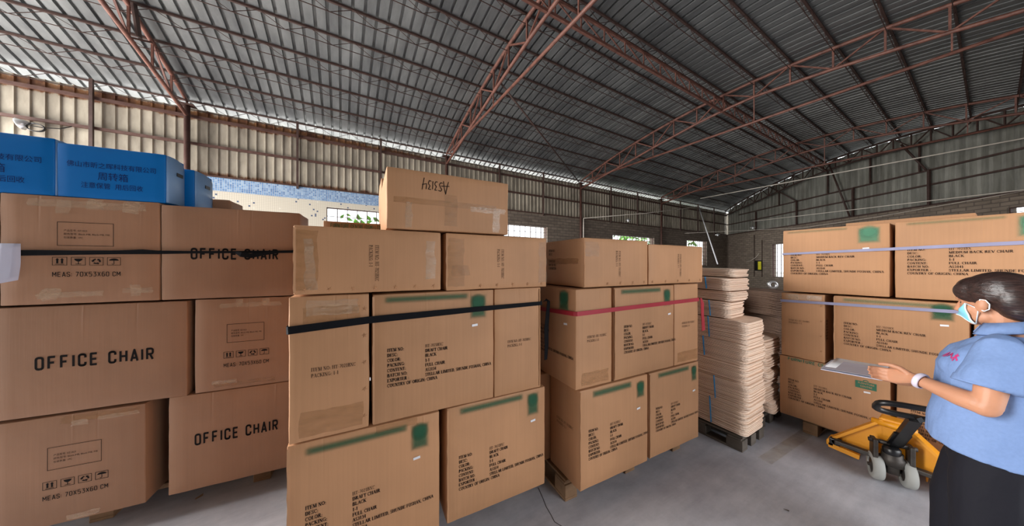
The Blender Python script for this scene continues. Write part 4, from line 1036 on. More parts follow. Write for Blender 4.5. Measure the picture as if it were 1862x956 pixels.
k = strap('loose_end', None, [S1.at(.42, OFF-.010, 1.655), S1.at(.45, OFF-.018, 1.640), S1.at(.50, OFF-.016, 1.633), S1.at(.57, OFF-.012, 1.648), S1.at(.66, OFF-.010, 1.662)], [.012, .03, .03, .02, .012], 'strap_black')
for q in ('category',): del k[q]
k.parent = o
k = strap('hanging_end', None, [S1.at(.782, -.01, 1.66), S1.at(.772, -.012, 1.60), S1.at(.757, -.012, 1.55), S1.at(.752, -.012, 1.50)], [.02, .035, .045, .04], 'strap_black', up=(1, 0, 0))
del k['category']; k.parent = o
sh = MB(); vs = []
for j in range(9):
    b = j/8; vv = 1.492+.192*b
    for i in range(4):
        a = i/3; vs.append(S1.at(-.528+.085*a-.02*(1-b)*(1-a), OFF-.020-.045*max(0, .45-b)**1.2*(1-a*.3)+(.012 if b > .62 else 0)*0, vv-.03*(1-a)*(1-b)))
sh.add(vs, [(j*4+i, j*4+i+1, j*4+i+5, j*4+i+4) for j in range(8) for i in range(3)], True)
# sheet tucked behind the strap
sh.v = [tuple(Vector(p)+Vector((0, .009, 0))) for p in sh.v]
o = sh.build('paper_sheet', M['paper']); tag(o, 'curled white paper sheet tucked under the black strap at the left edge', 'paper')
md = o.modifiers.new('thick', 'SOLIDIFY'); md.thickness = .0006
o = strap('cargo_strap', 'black webbing strap across the middle row of the middle stack', [S2.at(-1.354, .3, 1.280), S2.at(-1.353, .0, 1.284), S2.at(-1.345, OFF, 1.285), S2.at(-1.19, OFF-.002, 1.295), S2.at(-1.03, OFF, 1.304), S2.at(-.84, OFF-.002, 1.309), S2.at(-.69, OFF-.003, 1.313), S2.at(-.40, OFF, 1.319), S2.at(-.2, OFF, 1.322), S2.at(-.03, OFF, 1.325), S2.at(-.018, .01, 1.325), S2.at(-.014, .35, 1.325)],
      [.034, .034, .034, .034, .034, .033, .032, .028, .025, .024, .024, .024], 'strap_black')
k = strap('loose_end', None, [S2.at(-.012, -.004, 1.335), S2.at(.012, -.010, 1.345), S2.at(.030, .0, 1.33), S2.at(.022, .0, 1.25), S2.at(.012, .0, 1.15), S2.at(.014, .0, 1.05), S2.at(.006, .0, .95)], [.02, .025, .03, .04, .045, .04, .03], 'strap_black', up=(1, .3, 0), thick=.003)
del k['category']; k.parent = o; k['label'] = 'dark grey loose strap end hanging at the corner'
o = strap('cargo_strap', 'red webbing strap round the middle row of the draft chair cartons', [S3.at(-.042, .55, 1.245), S3.at(-.046, .3, 1.252), S3.at(-.042, .01, 1.266), S3.at(-.030, OFF, 1.267), S3.at(.12, OFF-.002, 1.27), S3.at(.28, OFF, 1.273), S3.at(.6, OFF-.002, 1.279), S3.at(.93, OFF, 1.284), S3.at(1.24, OFF, 1.289), S3.at(1.262, 0, 1.289), S3.at(1.264, .3, 1.289)],
      [.028]*11, 'strap_red')
k = strap('hanging_end', None, [S3.at(1.255, -.018, 1.30), S3.at(1.275, -.02, 1.25), S3.at(1.275, -.02, 1.18), S3.at(1.285, -.02, 1.10), S3.at(1.290, -.02, 1.03)], [.02, .05, .04, .045, .05], 'strap_red', up=(1, 0, 0), thick=.003)
del k['category']; k.parent = o
strap('cargo_strap', 'pale lilac strap round the upper pair of cartons of the right stack', [SR.at(.0, .3, 1.675), SR.at(.006, .0, 1.677), SR.at(.016, OFF, 1.677), SR.at(.32, OFF-.002, 1.686), SR.at(.64, OFF, 1.695), SR.at(1.0, OFF-.002, 1.706), SR.at(1.31, OFF, 1.715), SR.at(1.318, .3, 1.715)], [.018, .018, .018, .02, .022, .024, .024, .024], 'strap_lilac')
strap('cargo_strap', 'pale lilac strap sagging across the middle row of the right stack', [SR.at(-.010, .3, 1.229), SR.at(-.008, .0, 1.229), SR.at(.004, OFF, 1.229), SR.at(.15, OFF-.001, 1.232), SR.at(.29, OFF, 1.236), SR.at(.34, OFF, 1.237), SR.at(.60, OFF-.002, 1.242), SR.at(.97, OFF, 1.25), SR.at(1.28, OFF, 1.255), SR.at(1.29, .3, 1.255)], .023, 'strap_lilac')

# ------------------------------------------------------------------ plywood
def ply_mesh(L, Wd, th=.0085, bend=.0, drop=.02):
    """one blank: rounded corners, drooping near end, local y long"""
    r = .06; out = []
    for cx, cy, a0 in ((Wd/2-r, L/2-r, 0), (-Wd/2+r, L/2-r, 90), (-Wd/2+r, -L/2+r, 180), (Wd/2-r, -L/2+r, 270)):
        out += arc(cx, cy, r, r, a0, a0+90, 4)
    mb = MB(); nn = len(out)
    def zz(x, y):
        t_ = max(0, (-y/(L/2)-.2)/.8); return bend*(x/(Wd/2))**2-drop*t_**2
    ins = [(x*.72, y*.72) for x, y in out]; inm = [(x*.35, y*.35) for x, y in out]
    for s_ in (0, 1):
        pass
    vs = []
    for s_ in (0, th):
        for ring in (out, ins, inm): vs += [(x, y, zz(x, y)+s_) for x, y in ring]
        vs.append((0, 0, zz(0, 0)+s_))
    h = 3*nn+1; fs = []
    for i in range(nn):
        j = (i+1) % nn
        fs += [(i, h+i, h+j, j)[::-1]]
        for b, rev in ((0, False), (h, True)):
            for f in ((b+i, b+nn+i, b+nn+j, b+j), (b+nn+i, b+2*nn+i, b+2*nn+j, b+nn+j), (b+2*nn+i, b+3*nn, b+2*nn+j)):
                fs.append(f if not rev else f[::-1])
    mb.add(vs, fs); return mb.mesh('plywood_sheet')
def bundle(x, y, z, n, label, L=.56, Wd=.40, rz=0, step=.0105, bend=.0, drop=.02, band=None, group='plywood bundles', jit=.006, tilt=0, m='ply', seed=1):
    rnd = random.Random(seed); me = ply_mesh(L, Wd, .0088, bend, drop); me.materials.append(M[m])
    t = thing('plywood_bundle', label, 'plywood', (x, y, z), radians(rz), group); t.rotation_euler = (radians(tilt), 0, radians(rz))
    for i in range(n):
        o = obj('plywood_sheet', me, None, t); o.location = (rnd.uniform(-jit, jit), rnd.uniform(-jit, jit)*1.6, drop*(1 if i >= 0 else 0)+i*step); o.rotation_euler = (0, 0, rnd.uniform(-.012, .012))
    top = n*step+drop
    if band is not None:
        for yy in (band if isinstance(band, (list, tuple)) else [band]):
            b = MB(); x0 = -Wd/2-jit-.003
            dz = -drop*max(0, (-yy/(L/2)-.2)/.8)**2
            b.bar((x0, yy, dz+drop), (x0, yy+.012, dz+top+.002), .003, .016, up=(1, 0, 0)); k = b.build('blue_strap', M['strap_blue'], t); k['label'] = 'blue plastic strap'
    return t, top
PX, PY = 3.085, 1.335
z = .128; defs = ((20, .0, 0, -.03, 'bottom bundle of the front plywood pile, resting on the grey pallet'),
     (17, -.004, 1, -.05, 'second bundle from the pallet in the front plywood pile'), (14, .004, 0, None, 'third bundle up in the front plywood pile'),
     (15, -.010, -1, .03, 'fourth bundle up in the front plywood pile'), (16, .004, 1, -.01, 'fifth bundle up in the front plywood pile, its top bare in front'))
for i, (n, dx, rz, bd, lab) in enumerate(defs):
    st = .0116; t, top = bundle(PX+dx, PY-.012*(i % 2), z, n, lab, .57, .40, rz, st, 0, .022, bd, seed=i+3)
    z += n*st+.001
zf = z+.022
z = zf-.004
for i, (n, dy, dx, bd, lab) in enumerate(((12, .10, -.03, -.12, 'sixth bundle of the front plywood pile, set back from the edge below'), (7, .085, .0, None, 'thin bundle second from the top of the front plywood pile'))):
    t, top = bundle(PX+dx, PY+dy, z, n, lab, .52, .36, 2-3*i, .0116, 0, .012, bd, seed=i+20); z += n*.0116+.012
for i, (n, dy, dx, bd, lab) in enumerate(((9, .10, .0, -.11, 'bundle near the top of the front plywood pile with a blue strap'), (6, .13, .10, None, 'wide top bundle of the front plywood pile'))):
    t, top = bundle(PX+dx, PY+dy, z, n, lab, .54, .42, -3+8*i, .0116, 0, .012, bd, seed=i+30); z += n*.0116+.012
bundle(PX-.02, PY+.34, z-.02, 6, 'short curved plywood bundle lying on top of the front pile, by the carton', .30, .30, 12, .0116, .0, .02, None, seed=41)
# second pile, behind
z = .13; QX, QY = 3.70, 1.37
for i, (n, dx, lab) in enumerate(((9, .03, 'bottom bundle of the plywood pile by the right stack'), (18, -.04, 'second bundle of the plywood pile by the right stack'), (18, .0, 'third bundle of the plywood pile by the right stack'), (16, -.02, 'top bundle of the plywood pile by the right stack'))):
    bundle(QX+dx, QY-.03*(i == 0), z, n, lab, .50, .40, (3, -2, 1, -3)[i], .0116, 0, .03, None, seed=i+50, jit=.010); z += n*.0116+.002
bundle(QX-.24, QY+.24, z-.02, 9, 'pale bundle laid between the two plywood piles', .46, .36, 8, .0116, 0, .02, None, seed=61)
# piles farther back
for j, (x, y, hs, labs) in enumerate(((4.15, 2.05, (28, 26, 20, 22, 12), ('in the darker pile behind the front plywood, lowest', 'in the darker pile behind the front plywood, second up', 'in the darker pile behind the front plywood, third up', 'in the darker pile behind the front plywood, fourth up', 'topmost in the darker pile behind the front plywood')),
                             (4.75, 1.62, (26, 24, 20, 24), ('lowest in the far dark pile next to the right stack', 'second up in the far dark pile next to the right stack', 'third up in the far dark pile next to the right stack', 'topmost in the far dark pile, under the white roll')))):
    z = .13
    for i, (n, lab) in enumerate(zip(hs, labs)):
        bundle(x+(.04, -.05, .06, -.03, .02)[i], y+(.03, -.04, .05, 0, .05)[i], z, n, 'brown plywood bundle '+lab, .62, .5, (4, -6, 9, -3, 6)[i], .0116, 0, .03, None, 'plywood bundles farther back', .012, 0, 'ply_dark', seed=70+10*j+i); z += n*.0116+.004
    if j == 1: ztop = z+.03
PLF = Frame(0, 0, 0)
pallet(PLF, 2.88, 3.32, 1.07, 1.75, 'weathered grey pallet under the front plywood pile', 'wood_grey', .126)
pallet(PLF, 3.44, 3.95, 1.13, 1.70, 'dark pallet under the plywood pile by the right stack', 'wood_grey', .128)
pallet(PLF, 3.85, 4.5, 1.75, 2.40, 'dark pallet under the brown plywood pile behind', 'wood_grey', .128)
pallet(PLF, 4.52, 5.05, 1.32, 1.95, 'dark pallet under the far dark plywood pile', 'wood_grey', .128)
mb = MB(); mb.lathe([(.024, -.025), (.052, -.025), (.052, .025), (.024, .025), (.024, -.025)], 24, Matrix.Rotation(pi/2, 4, 'X') @ Matrix.Rotation(.0, 4, 'Y'), False)
o = mb.build('tape_roll', M['metal_pale']); o.location = (4.74, 1.44, ztop+.054); o.rotation_euler = (0, 0, radians(-60)); tag(o, 'silver roll standing on the far dark plywood pile', 'roll')
# scraps on the floor
def scrap(px, py, label, s, m='white', rz=.4):
    Z = 520*EYE/(py-482); x, y = W((px-931)/520*Z, Z)
    mb = MB(); mb.add([(-s, -s*.35, .002), (s*.8, -s*.3, .004), (s, s*.35, .012), (-s*.7, s*.3, .003)], [(0, 1, 2, 3)])
    o = mb.build('paper_scrap', M[m]); o.location = (x, y, 0); o.rotation_euler = (0, 0, rz)
    md = o.modifiers.new('thick', 'SOLIDIFY'); md.thickness = .001
    tag(o, label, 'scrap')
scrap(362, 904, 'small pale paper scrap on the floor below the office chair carton', .022, 'wood', .5)
scrap(1430, 928, 'dark sliver lying on the floor at the lower right', .016, 'ink_soft', 2.2)
# ------------------------------------------------------------------ pallet jack: forks along +x into the pallet of the right stack
JX, JY = 3.50, .37
t = thing('pallet_jack', 'yellow hand pallet jack with black handle in front of the right stack', 'pallet jack', (JX, JY, 0))
def steel(name, mb, m, par=t, label=None):
    o = mb.build(name, M[m], par)
    if label: o['label'] = label
    return o
# forks
for s_ in (1, -1):
    f = MB(); y = s_*.205
    f.bbox(.06, 1.12, y-.078, y+.078, .078, .088, .002); f.bbox(.06, 1.10, y-.078, y-.070, .036, .084, .002); f.bbox(.06, 1.10, y+.070, y+.078, .036, .084, .002)
    o = steel('fork', f, 'yellow')
    r = MB(); r.lathe([(.001, -.035), (.04, -.035), (.04, .035), (.001, .035)], 16, Matrix.Translation((.98, y, .042)) @ Matrix.Rotation(pi/2, 4, 'X')); k = r.build('fork_roller', M['wheel'], o)
# triangular steel mast: sloping faces from the apex to each fork heel
AP = .40
def wedge(mb, s_):
    n_ = [(0.00, s_*.055, AP), (0.00, s_*.30, .135), (0.00, s_*.30, .095), (0.00, s_*.055, .095)]
    bk = [(.045, y, z) for x, y, z in n_]
    mb.add(n_+bk, [(0, 1, 2, 3), (7, 6, 5, 4), (0, 4, 5, 1), (1, 5, 6, 2), (2, 6, 7, 3), (3, 7, 4, 0)])
b = MB(); wedge(b, 1); wedge(b, -1); b.bbox(.0, .05, -.06, .06, .10, AP, .004); steel('mast_plate', b, 'yellow')
for s_ in (1, -1):
    b = MB(); b.bar((-.005, s_*.05, AP+.012), (-.015, s_*.325, .128), .075, .018, up=(0, s_*.4, 1)); steel('side_rail', b, 'yellow')
    b = MB(); b.bbox(-.045, .10, s_*.315-.022, s_*.315+.022, .085, .128, .006); b.bar((-.03, s_*.325, .09), (-.03, s_*.16, .075), .03, .035); steel('heel_plate', b, 'yellow')
b = MB(); b.bbox(-.03, .08, -.07, .07, AP-.01, AP+.03, .012); b.tube([(-.02, -.10, AP-.01), (-.035, 0, AP-.005), (-.02, .10, AP-.01)], .022, 10); steel('cross_head', b, 'yellow')
# black cross beam and linkage
b = MB(); b.bbox(-.10, -.055, -.28, .28, .135, .165, .005); b.bar((-.075, .26, .15), (-.03, .30, .14), .04, .04); b.bar((-.075, -.26, .15), (-.03, -.30, .14), .04, .04); steel('linkage_beam', b, 'iron')
for s_ in (1, -1):
    b = MB(); b.lathe([(.016, -.03), (.016, .03)], 10, Matrix.Translation((-.045, s_*.285, .14)) @ Matrix.Rotation(pi/2, 4, 'Y')); b.bbox(-.075, -.02, s_*.285-.03, s_*.285+.03, .115, .16, .006); steel('pivot_block', b, 'black')
# pump, steering column, wheels (turned to the side)
ST = Matrix.Translation((-.10, 0, 0)) @ Matrix.Rotation(radians(22), 4, 'Z') @ Matrix.Translation((.10, 0, 0))
def turned(mb):
    mb.v = [tuple(ST @ Vector(v_)) for v_ in mb.v]; return mb
b = MB(); b.lathe([(.06, .14), (.06, .19), (.052, .2), (.052, .225), (.03, .235), (.03, .25)], 20, Matrix.Translation((-.095, 0, 0))); steel('pump_body', b, 'iron')
b = MB(); b.lathe([(.040, .225), (.044, .235), (.044, .262), (.036, .272), (.001, .274)], 20, Matrix.Translation((-.125, .0, 0))); steel('pump_cap', b, 'black')
b = MB(); b.bbox(-.135, -.055, .07, .095, .15, .30, .006); b.bbox(-.135, -.055, -.095, -.07, .15, .30, .006); b.tube([(-.10, -.11, .285), (-.10, .11, .285)], .014, 10); steel('handle_bracket', turned(b), 'iron')
b = MB(); b.bbox(-.125, -.065, -.03, .03, .075, .15, .006); b.tube([(-.085, -.11, .094), (-.085, .11, .094)], .012, 10); steel('wheel_fork', turned(b), 'iron')
for s_ in (1, -1):
    w_ = MB(); w_.lathe([(.055, -.026), (.085, -.026), (.092, -.018), (.094, 0), (.092, .018), (.085, .026), (.055, .026), (.055, -.026)], 32, Matrix.Translation((-.085, s_*.072, .094)) @ Matrix.Rotation(pi/2, 4, 'X'), False)
    o = steel('steer_wheel', turned(w_), 'wheel')
    h = MB(); h.lathe([(.001, -.036), (.012, -.035), (.014, -.024), (.03, -.024), (.056, -.018), (.056, .018), (.03, .024), (.014, .024), (.012, .035), (.001, .036)], 24, Matrix.Translation((-.085, s_*.072, .094)) @ Matrix.Rotation(pi/2, 4, 'X')); turned(h).build('hub', M['iron'], o)
# tow bar folded low towards the person, with its loop handle
A = Vector((-.10, -.01, .285)); B = Vector((-.40, -.12, .60))
b = MB(); b.bar(A, B, .05, .035); b.bar(A, A+(B-A)*.45, .075, .012); steel('tow_bar', b, 'black')
d = (B-A).normalized(); sd = Vector((.42, -1, 0)).normalized(); up = d.cross(sd).normalized()*-1
b = MB(); pts = []
C0 = B+Vector((-.045, .015, .055))+sd*.05
for k in range(25):
    a = 2*pi*k/24; e = .55
    cx = abs(cos(a))**e*(1 if cos(a) > 0 else -1); sx = abs(sin(a))**e*(1 if sin(a) > 0 else -1)
    pts.append(C0+sd*.185*cx+d*.066*sx)
b.tube(pts, .018, 10, False); b.bar(B, C0-d*.06, .04, .03)
steel('loop_handle', b, 'black')
b = MB(); b.tube([C0+sd*.03-d*.06, C0+sd*.05+d*.01], .008, 8); steel('release_lever', b, 'black')

# ------------------------------------------------------------------ the person: local x is the way she faces, y her left, z up
def skin_mat(name, rgb):
    t_ = NT(name); v_ = t_.coord(); f_ = t_.noise(v_, 14, 4)
    c_ = lin(rgb); t_.set(.5, 0, t_.ramp(f_, [(.3, tuple(x*.92 for x in c_)), (.7, tuple(min(1, x*1.06) for x in c_))]), .4)
    t_.b.inputs['Subsurface Weight'].default_value = .12; t_.b.inputs['Subsurface Radius'].default_value = (.01, .004, .002); return t_.m
M['skin'] = skin_mat('skin', (190, 136, 106))
M['lip'] = simple('brow', (46, 32, 28), .7)
t_ = NT('hair'); f_ = t_.noise(t_.coord((1.2, 7, 7)), 16, 5, .6)
M['hair'] = t_.set(.34, 0, t_.ramp(f_, [(.3, lin((24, 17, 17))), (.75, lin((66, 46, 42)))]), .6); t_.bump(f_, .5, .006)
def cloth(name, rgb, fold):
    t_ = NT(name); v_ = t_.coord((1, 1, .55)); f_ = t_.noise(v_, fold, 4, .5); c_ = lin(rgb)
    t_.set(.8, 0, t_.ramp(t_.noise(t_.coord(), 90, 2), [(.3, tuple(x*.96 for x in c_)), (.7, tuple(min(1, x*1.04) for x in c_))]), .25); t_.bump(f_, .55, .03); return t_.m
M['shirt'] = cloth('shirt', (116, 141, 186), 9); M['trousers'] = cloth('trousers', (22, 22, 30), 6)
M['mask'] = simple('mask', (134, 206, 226), .7, var=.06); M['mask_edge'] = simple('mask_edge', (226, 236, 240), .6, var=.03)
M['pink'] = simple('pink', (196, 56, 120), .6); M['bangle'] = simple('bangle', (214, 206, 222), .25, var=.05)
M['clip_grey'] = simple('clip_grey', (186, 188, 204), .35, var=.06); M['shoe'] = simple('shoe', (30, 28, 30), .5)
M['eye'] = simple('eye', (24, 18, 16), .2)

PXW, PYW = W(2.185, 1.30)
per = thing('person', 'person in a blue short-sleeved shirt and face mask, holding a clipboard by the right stack', 'person', (PXW, PYW, 0), radians(90))
def ell(c, rx, ry, tilt=(0, 0), n=20, sq=1.0):
    """ring of an oval section; tilt leans it along x / y"""
    out = []
    for k in range(n):
        a = 2*pi*k/n; x = abs(cos(a))**sq*(1 if cos(a) > 0 else -1)*rx; y = abs(sin(a))**sq*(1 if sin(a) > 0 else -1)*ry
        out.append(Vector((c[0]+x, c[1]+y, c[2]+x*tilt[0]+y*tilt[1])))
    return out
def union(name, mb, vox, m, smooth=4, parent=per):
    me = mb.mesh(name); o = bpy.data.objects.new(name, me); COL.objects.link(o)
    r = o.modifiers.new('r', 'REMESH'); r.mode = 'VOXEL'; r.voxel_size = vox
    if smooth: s_ = o.modifiers.new('s', 'SMOOTH'); s_.iterations = smooth; s_.factor = .5
    bpy.context.view_layer.update()
    new = bpy.data.meshes.new_from_object(o.evaluated_get(bpy.context.evaluated_depsgraph_get()))
    bpy.data.objects.remove(o); bpy.data.meshes.remove(me); new.name = name
    new.polygons.foreach_set('use_smooth', [True]*len(new.polygons)); new.update()
    return obj(name, new, m, parent)
HC = Vector((.005, 0, 1.432))          # middle of the skull
NOD = Matrix.Translation(HC) @ Matrix.Rotation(radians(9), 4, 'Y') @ Matrix.Translation(-HC)
TURN = Matrix.Translation(HC) @ Matrix.Rotation(radians(-27), 4, 'Z') @ Matrix.Translation(-HC)
HM = TURN @ NOD
# ---- body: head, neck, trunk, arms, hands and legs in one surface
bd = MB()
hd = MB()
hd.ball((-.008, 0, 1.440), (.092, .074, .090)); hd.ball((.036, 0, 1.375), (.058, .054, .078)); hd.ball((.066, 0, 1.318), (.022, .026, .020)); hd.ball((.03, 0, 1.335), (.055, .050, .035))
hd.ball((.052, .030, 1.372), (.03, .026, .03)); hd.ball((.052, -.030, 1.372), (.03, .026, .03))
hd.tube([(.086, 0, 1.415), (.097, 0, 1.392), (.106, 0, 1.372), (.090, 0, 1.362)], [.009, .011, .014, .010], 10)
hd.ball((.074, 0, 1.425), (.02, .05, .014)); hd.ball((.088, 0, 1.340), (.012, .022, .011))
for s_ in (1, -1):
    E = Matrix.Rotation(radians(18*s_), 4, 'Z') @ Matrix.Rotation(radians(-12), 4, 'Y')
    hd.ball((-.004, s_*.076, 1.386), (.019, .006, .030), E); hd.ball((-.010, s_*.080, 1.393), (.015, .007, .024), E); hd.ball((.0, s_*.074, 1.364), (.010, .006, .011))
hd.v = [tuple(HM @ Vector(p)) for p in hd.v]
bd.add(hd.v, hd.f, True)
bd.tube([(-.02, 0, 1.37), (-.028, 0, 1.31), (-.036, 0, 1.25), (-.04, 0, 1.18)], [.052, .050, .054, .075], 16)
bd.rings([ell(c, rx, ry) for c, rx, ry in (((-.02, 0, .80), .085, .125), ((-.01, 0, .95), .105, .15), ((0, 0, 1.08), .105, .145), ((-.02, 0, 1.18), .09, .15), ((-.035, 0, 1.25), .06, .10))])
LSH, LEL, LWR = Vector((-.015, .160, 1.225)), Vector((.012, .205, .968)), Vector((.195, .118, 1.012))
RSH, REL, RWR = Vector((-.035, -.160, 1.225)), Vector((-.01, -.23, .96)), Vector((.20, -.20, .925))
for sh_, el, wr_ in ((LSH, LEL, LWR), (RSH, REL, RWR)):
    f1 = (wr_-el); f0 = (el-sh_)
    bd.tube([sh_, sh_.lerp(el, .35), sh_.lerp(el, .75), el-f0*.02], [.050, .046, .041, .037], 16)
    bd.ball(tuple(el+Vector((.004, 0, .003))), (.040, .037, .040))
    bd.tube([el-f1*.03, el+f1*.12+Vector((0, 0, .004)), el+f1*.32, el+f1*.62, el+f1*.88, wr_+f1*.04], [.036, .041, .040, .033, .026, .024], 16)
def hand(mb, wr_, ax, side, fingers, thumb):
    """palm and five fingers; ax: hand axis, side: thumb side; fingers: list of (offset, [points relative])"""
    ax = ax.normalized(); side = (side-ax*side.dot(ax)).normalized(); pn = ax.cross(side).normalized()
    P_ = lambda a, b, c: wr_+ax*a+side*b+pn*c
    rs = []
    for a, hw, ht in ((-.012, .024, .021), (.012, .027, .020), (.040, .034, .018), (.066, .038, .015), (.084, .037, .012)):
        rs.append([P_(a, hw*cos(2*pi*k/14), ht*sin(2*pi*k/14)) for k in range(14)])
    mb.rings(rs)
    for pts, r0 in fingers: mb.tube([P_(*p) for p in pts], [r0, r0*.98, r0*.93, r0*.86, r0*.62][:len(pts)], 9)
    mb.tube([P_(*p) for p in thumb], [.013, .0125, .011, .0098, .007][:len(thumb)], 9)
    mb.ball(P_(.03, .018, .006), .018)
# left hand: thumb on top of the board, fingers curled underneath it
ax = Vector((.95, -.32, -.16)); up_ = Vector((.0, -.25, 1))
fing = []
for i, (b_, L) in enumerate(((.026, 1.0), (.009, 1.08), (-.009, 1.0), (-.026, .82))):
    fing.append(([(.070, b_*.9, 0), (.088, b_, -.002), (.088+.030*L, b_*1.02, -.014), (.088+.046*L, b_, -.034), (.088+.048*L, b_*.96, -.050)], .0092 if i < 3 else .0082))
# for this hand the palm is turned in: 'side' points up, the palm normal towards her middle
hand(bd, LWR, ax, up_, fing, [(.018, .020, -.008), (.040, .040, -.016), (.066, .050, -.024), (.090, .050, -.032), (.106, .046, -.036)])
ax2 = Vector((.95, .18, .02))
fing2 = [([(x, y, -z) for x, y, z in f], r_) for f, r_ in fing]
hand(bd, RWR, ax2, up_, fing2, [(.018, .020, .008), (.040, .040, .016), (.066, .050, .024), (.090, .050, .032), (.106, .046, .036)])
for s_, fx in ((1, .012), (-1, .082)):
    bd.tube([(-.02, s_*.08, .84), (-.015+fx*.3, s_*.085, .62), (fx*.6, s_*.085, .44), (fx*.8-.02, s_*.085, .26), (fx-.02, s_*.085, .08)], [.066, .062, .052, .048, .036], 14)
body = union('body', bd, .0042, M['skin'], 3)
# ---- hair
hr = MB()
def hball(c, r, rot=None): hr.ball(c, r, rot, 24)
hball((-.020, 0, 1.448), (.102, .083, .090)); hball((-.055, 0, 1.418), (.075, .078, .080)); hball((.030, 0, 1.478), (.058, .066, .045))
hball((.058, .006, 1.458), (.026, .052, .042), Matrix.Rotation(radians(-25), 4, 'Y')); hball((.036, .052, 1.452), (.044, .022, .048), Matrix.Rotation(radians(25), 4, 'Y'))
hball((.036, -.052, 1.452), (.044, .022, .048), Matrix.Rotation(radians(25), 4, 'Y')); hball((-.062, 0, 1.372), (.058, .058, .055))
hr.tube([(-.100, 0, 1.425), (-.135, 0, 1.44), (-.158, 0, 1.415), (-.165, .004, 1.35), (-.155, .01, 1.28), (-.150, .012, 1.20)], [.030, .036, .044, .045, .036, .014], 16)
hr.v = [tuple(HM @ Vector(p)) for p in hr.v]
hair = union('hair', hr, .005, M['hair'], 3)
tie_ = MB(); tie_.lathe([(.030, -.009), (.037, 0), (.030, .009)], 16, HM @ Matrix.Translation((-.118, 0, 1.435)) @ Matrix.Rotation(radians(70), 4, 'Y'), False); tie_.build('hair_tie', M['black'], hair)
ey = MB()
for s_ in (1, -1): ey.ball(tuple(HM @ Vector((.076, s_*.028, 1.404))), (.004, .010, .004))
o = ey.build('eyes', M['eye'], per)
# ---- face mask wrapped over nose and chin, with ear loops
from mathutils.bvhtree import BVHTree
bvb = BVHTree.FromPolygons([v_.co for v_ in body.data.vertices], [q_.vertices[:] for q_ in body.data.polygons])
mk = MB(); vs = []; nu, nv = 17, 10
for j in range(nv+1):
    b = j/nv; z = 1.392-.082*b
    rx = .112-.0*b if b < .3 else .112-.030*(b-.3)/.7
    for i in range(nu):
        a = (i/(nu-1)-.5)*2; ang = a*radians(62)
        z += -.012*abs(a)**1.5*(1-2*b)
        o_ = HM @ Vector((.020, 0, z)); d_ = (HM.to_3x3() @ Vector((cos(ang), sin(ang), 0))).normalized()
        h_ = bvb.ray_cast(o_+d_*.25, -d_); r_ = (h_[0]-o_).length if h_[0] is not None else .06
        sh_r = .066+.030*exp(-(a/.38)**2)*(1-.45*b)
        vs.append(o_+d_*(max(r_, .55*r_+.45*sh_r)+.004))
mk.add(vs, [(j*nu+i, j*nu+i+1, (j+1)*nu+i+1, (j+1)*nu+i) for j in range(nv) for i in range(nu-1)], True)
mask = mk.build('face_mask', M['mask'], per); mask['label'] = 'pale blue pleated face mask'
md = mask.modifiers.new('thick', 'SOLIDIFY'); md.thickness = .0025; md.offset = 1
eg = MB(); idx = lambda j, i: vs[j*nu+i]
eg.tube([idx(j, nu-1) for j in range(nv+1)], .003, 6); eg.tube([idx(j, 0) for j in range(nv+1)], .003, 6); eg.tube([idx(0, i)+Vector((.002, 0, 0)) for i in range(nu)], .0028, 6)
eg.build('mask_binding', M['mask_edge'], mask)
for s_, i in ((1, nu-1), (-1, 0)):
    lp = MB()
    E1, E2 = HM @ Vector((-.008, s_*.084, 1.414)), HM @ Vector((-.010, s_*.082, 1.362))
    lp.tube([idx(0, i), idx(0, i).lerp(E1, .5)+Vector((0, s_*.003, .002)), E1], .0021, 6); lp.tube([idx(nv, i), idx(nv, i).lerp(E2, .5)+Vector((0, s_*.003, 0)), E2], .0021, 6)
    lp.tube([E1, HM @ Vector((-.022, s_*.083, 1.410)), HM @ Vector((-.029, s_*.082, 1.392)), HM @ Vector((-.024, s_*.081, 1.370)), E2], .0021, 6)
    lp.build('ear_loop', M['mask_edge'], mask)
# ---- shirt
sh = MB()
sh.rings([ell(c, rx, ry, t_, 28) for c, rx, ry, t_ in (
    ((.018, 0, .728), .164, .200, (.16, 0)), ((.018, 0, .81), .154, .190, (.08, 0)), ((.012, 0, .92), .140, .176, (0, 0)), ((.010, 0, 1.02), .135, .170, (0, 0)),
    ((.012, 0, 1.10), .132, .172, (0, 0)), ((-.006, 0, 1.18), .112, .172, (0, 0)), ((-.028, 0, 1.228), .080, .145, (.1, 0)), ((-.036, 0, 1.258), .066, .085, (.15, 0)))])
sh.ball((.085, .062, 1.095), (.055, .060, .062)); sh.ball((.085, -.062, 1.095), (.055, .060, .062))
for s_, S_, E_ in ((1, LSH, LEL), (-1, RSH, REL)):
    d_ = E_-S_
    sh.tube([S_+Vector((.0, -s_*.050, .004)), S_+Vector((0, s_*.004, -.004)), S_+d_*.22+Vector((0, s_*.008, 0)), S_+d_*.45+Vector((.006, s_*.012, 0)), S_+d_*.64+Vector((.010, s_*.014, 0))], [.050, .062, .072, .079, .084], 20)
def folds(me, amp, sx, sz, seed):
    nm = [v_.normal.copy() for v_ in me.vertices]
    for v_, n_ in zip(me.vertices, nm):
        c_ = v_.co; k_ = noise.noise(Vector((c_.x*sx+seed, c_.y*sx, c_.z*sz)))+.5*noise.noise(Vector((c_.x*sx*2+c_.z*6, c_.y*sx*2, c_.z*sz*2+seed)))
        v_.co = c_+n_*amp*k_
    me.update()
shirt = union('shirt', sh, .006, M['shirt'], 4); folds(shirt.data, .012, 11, 5, 3.1)
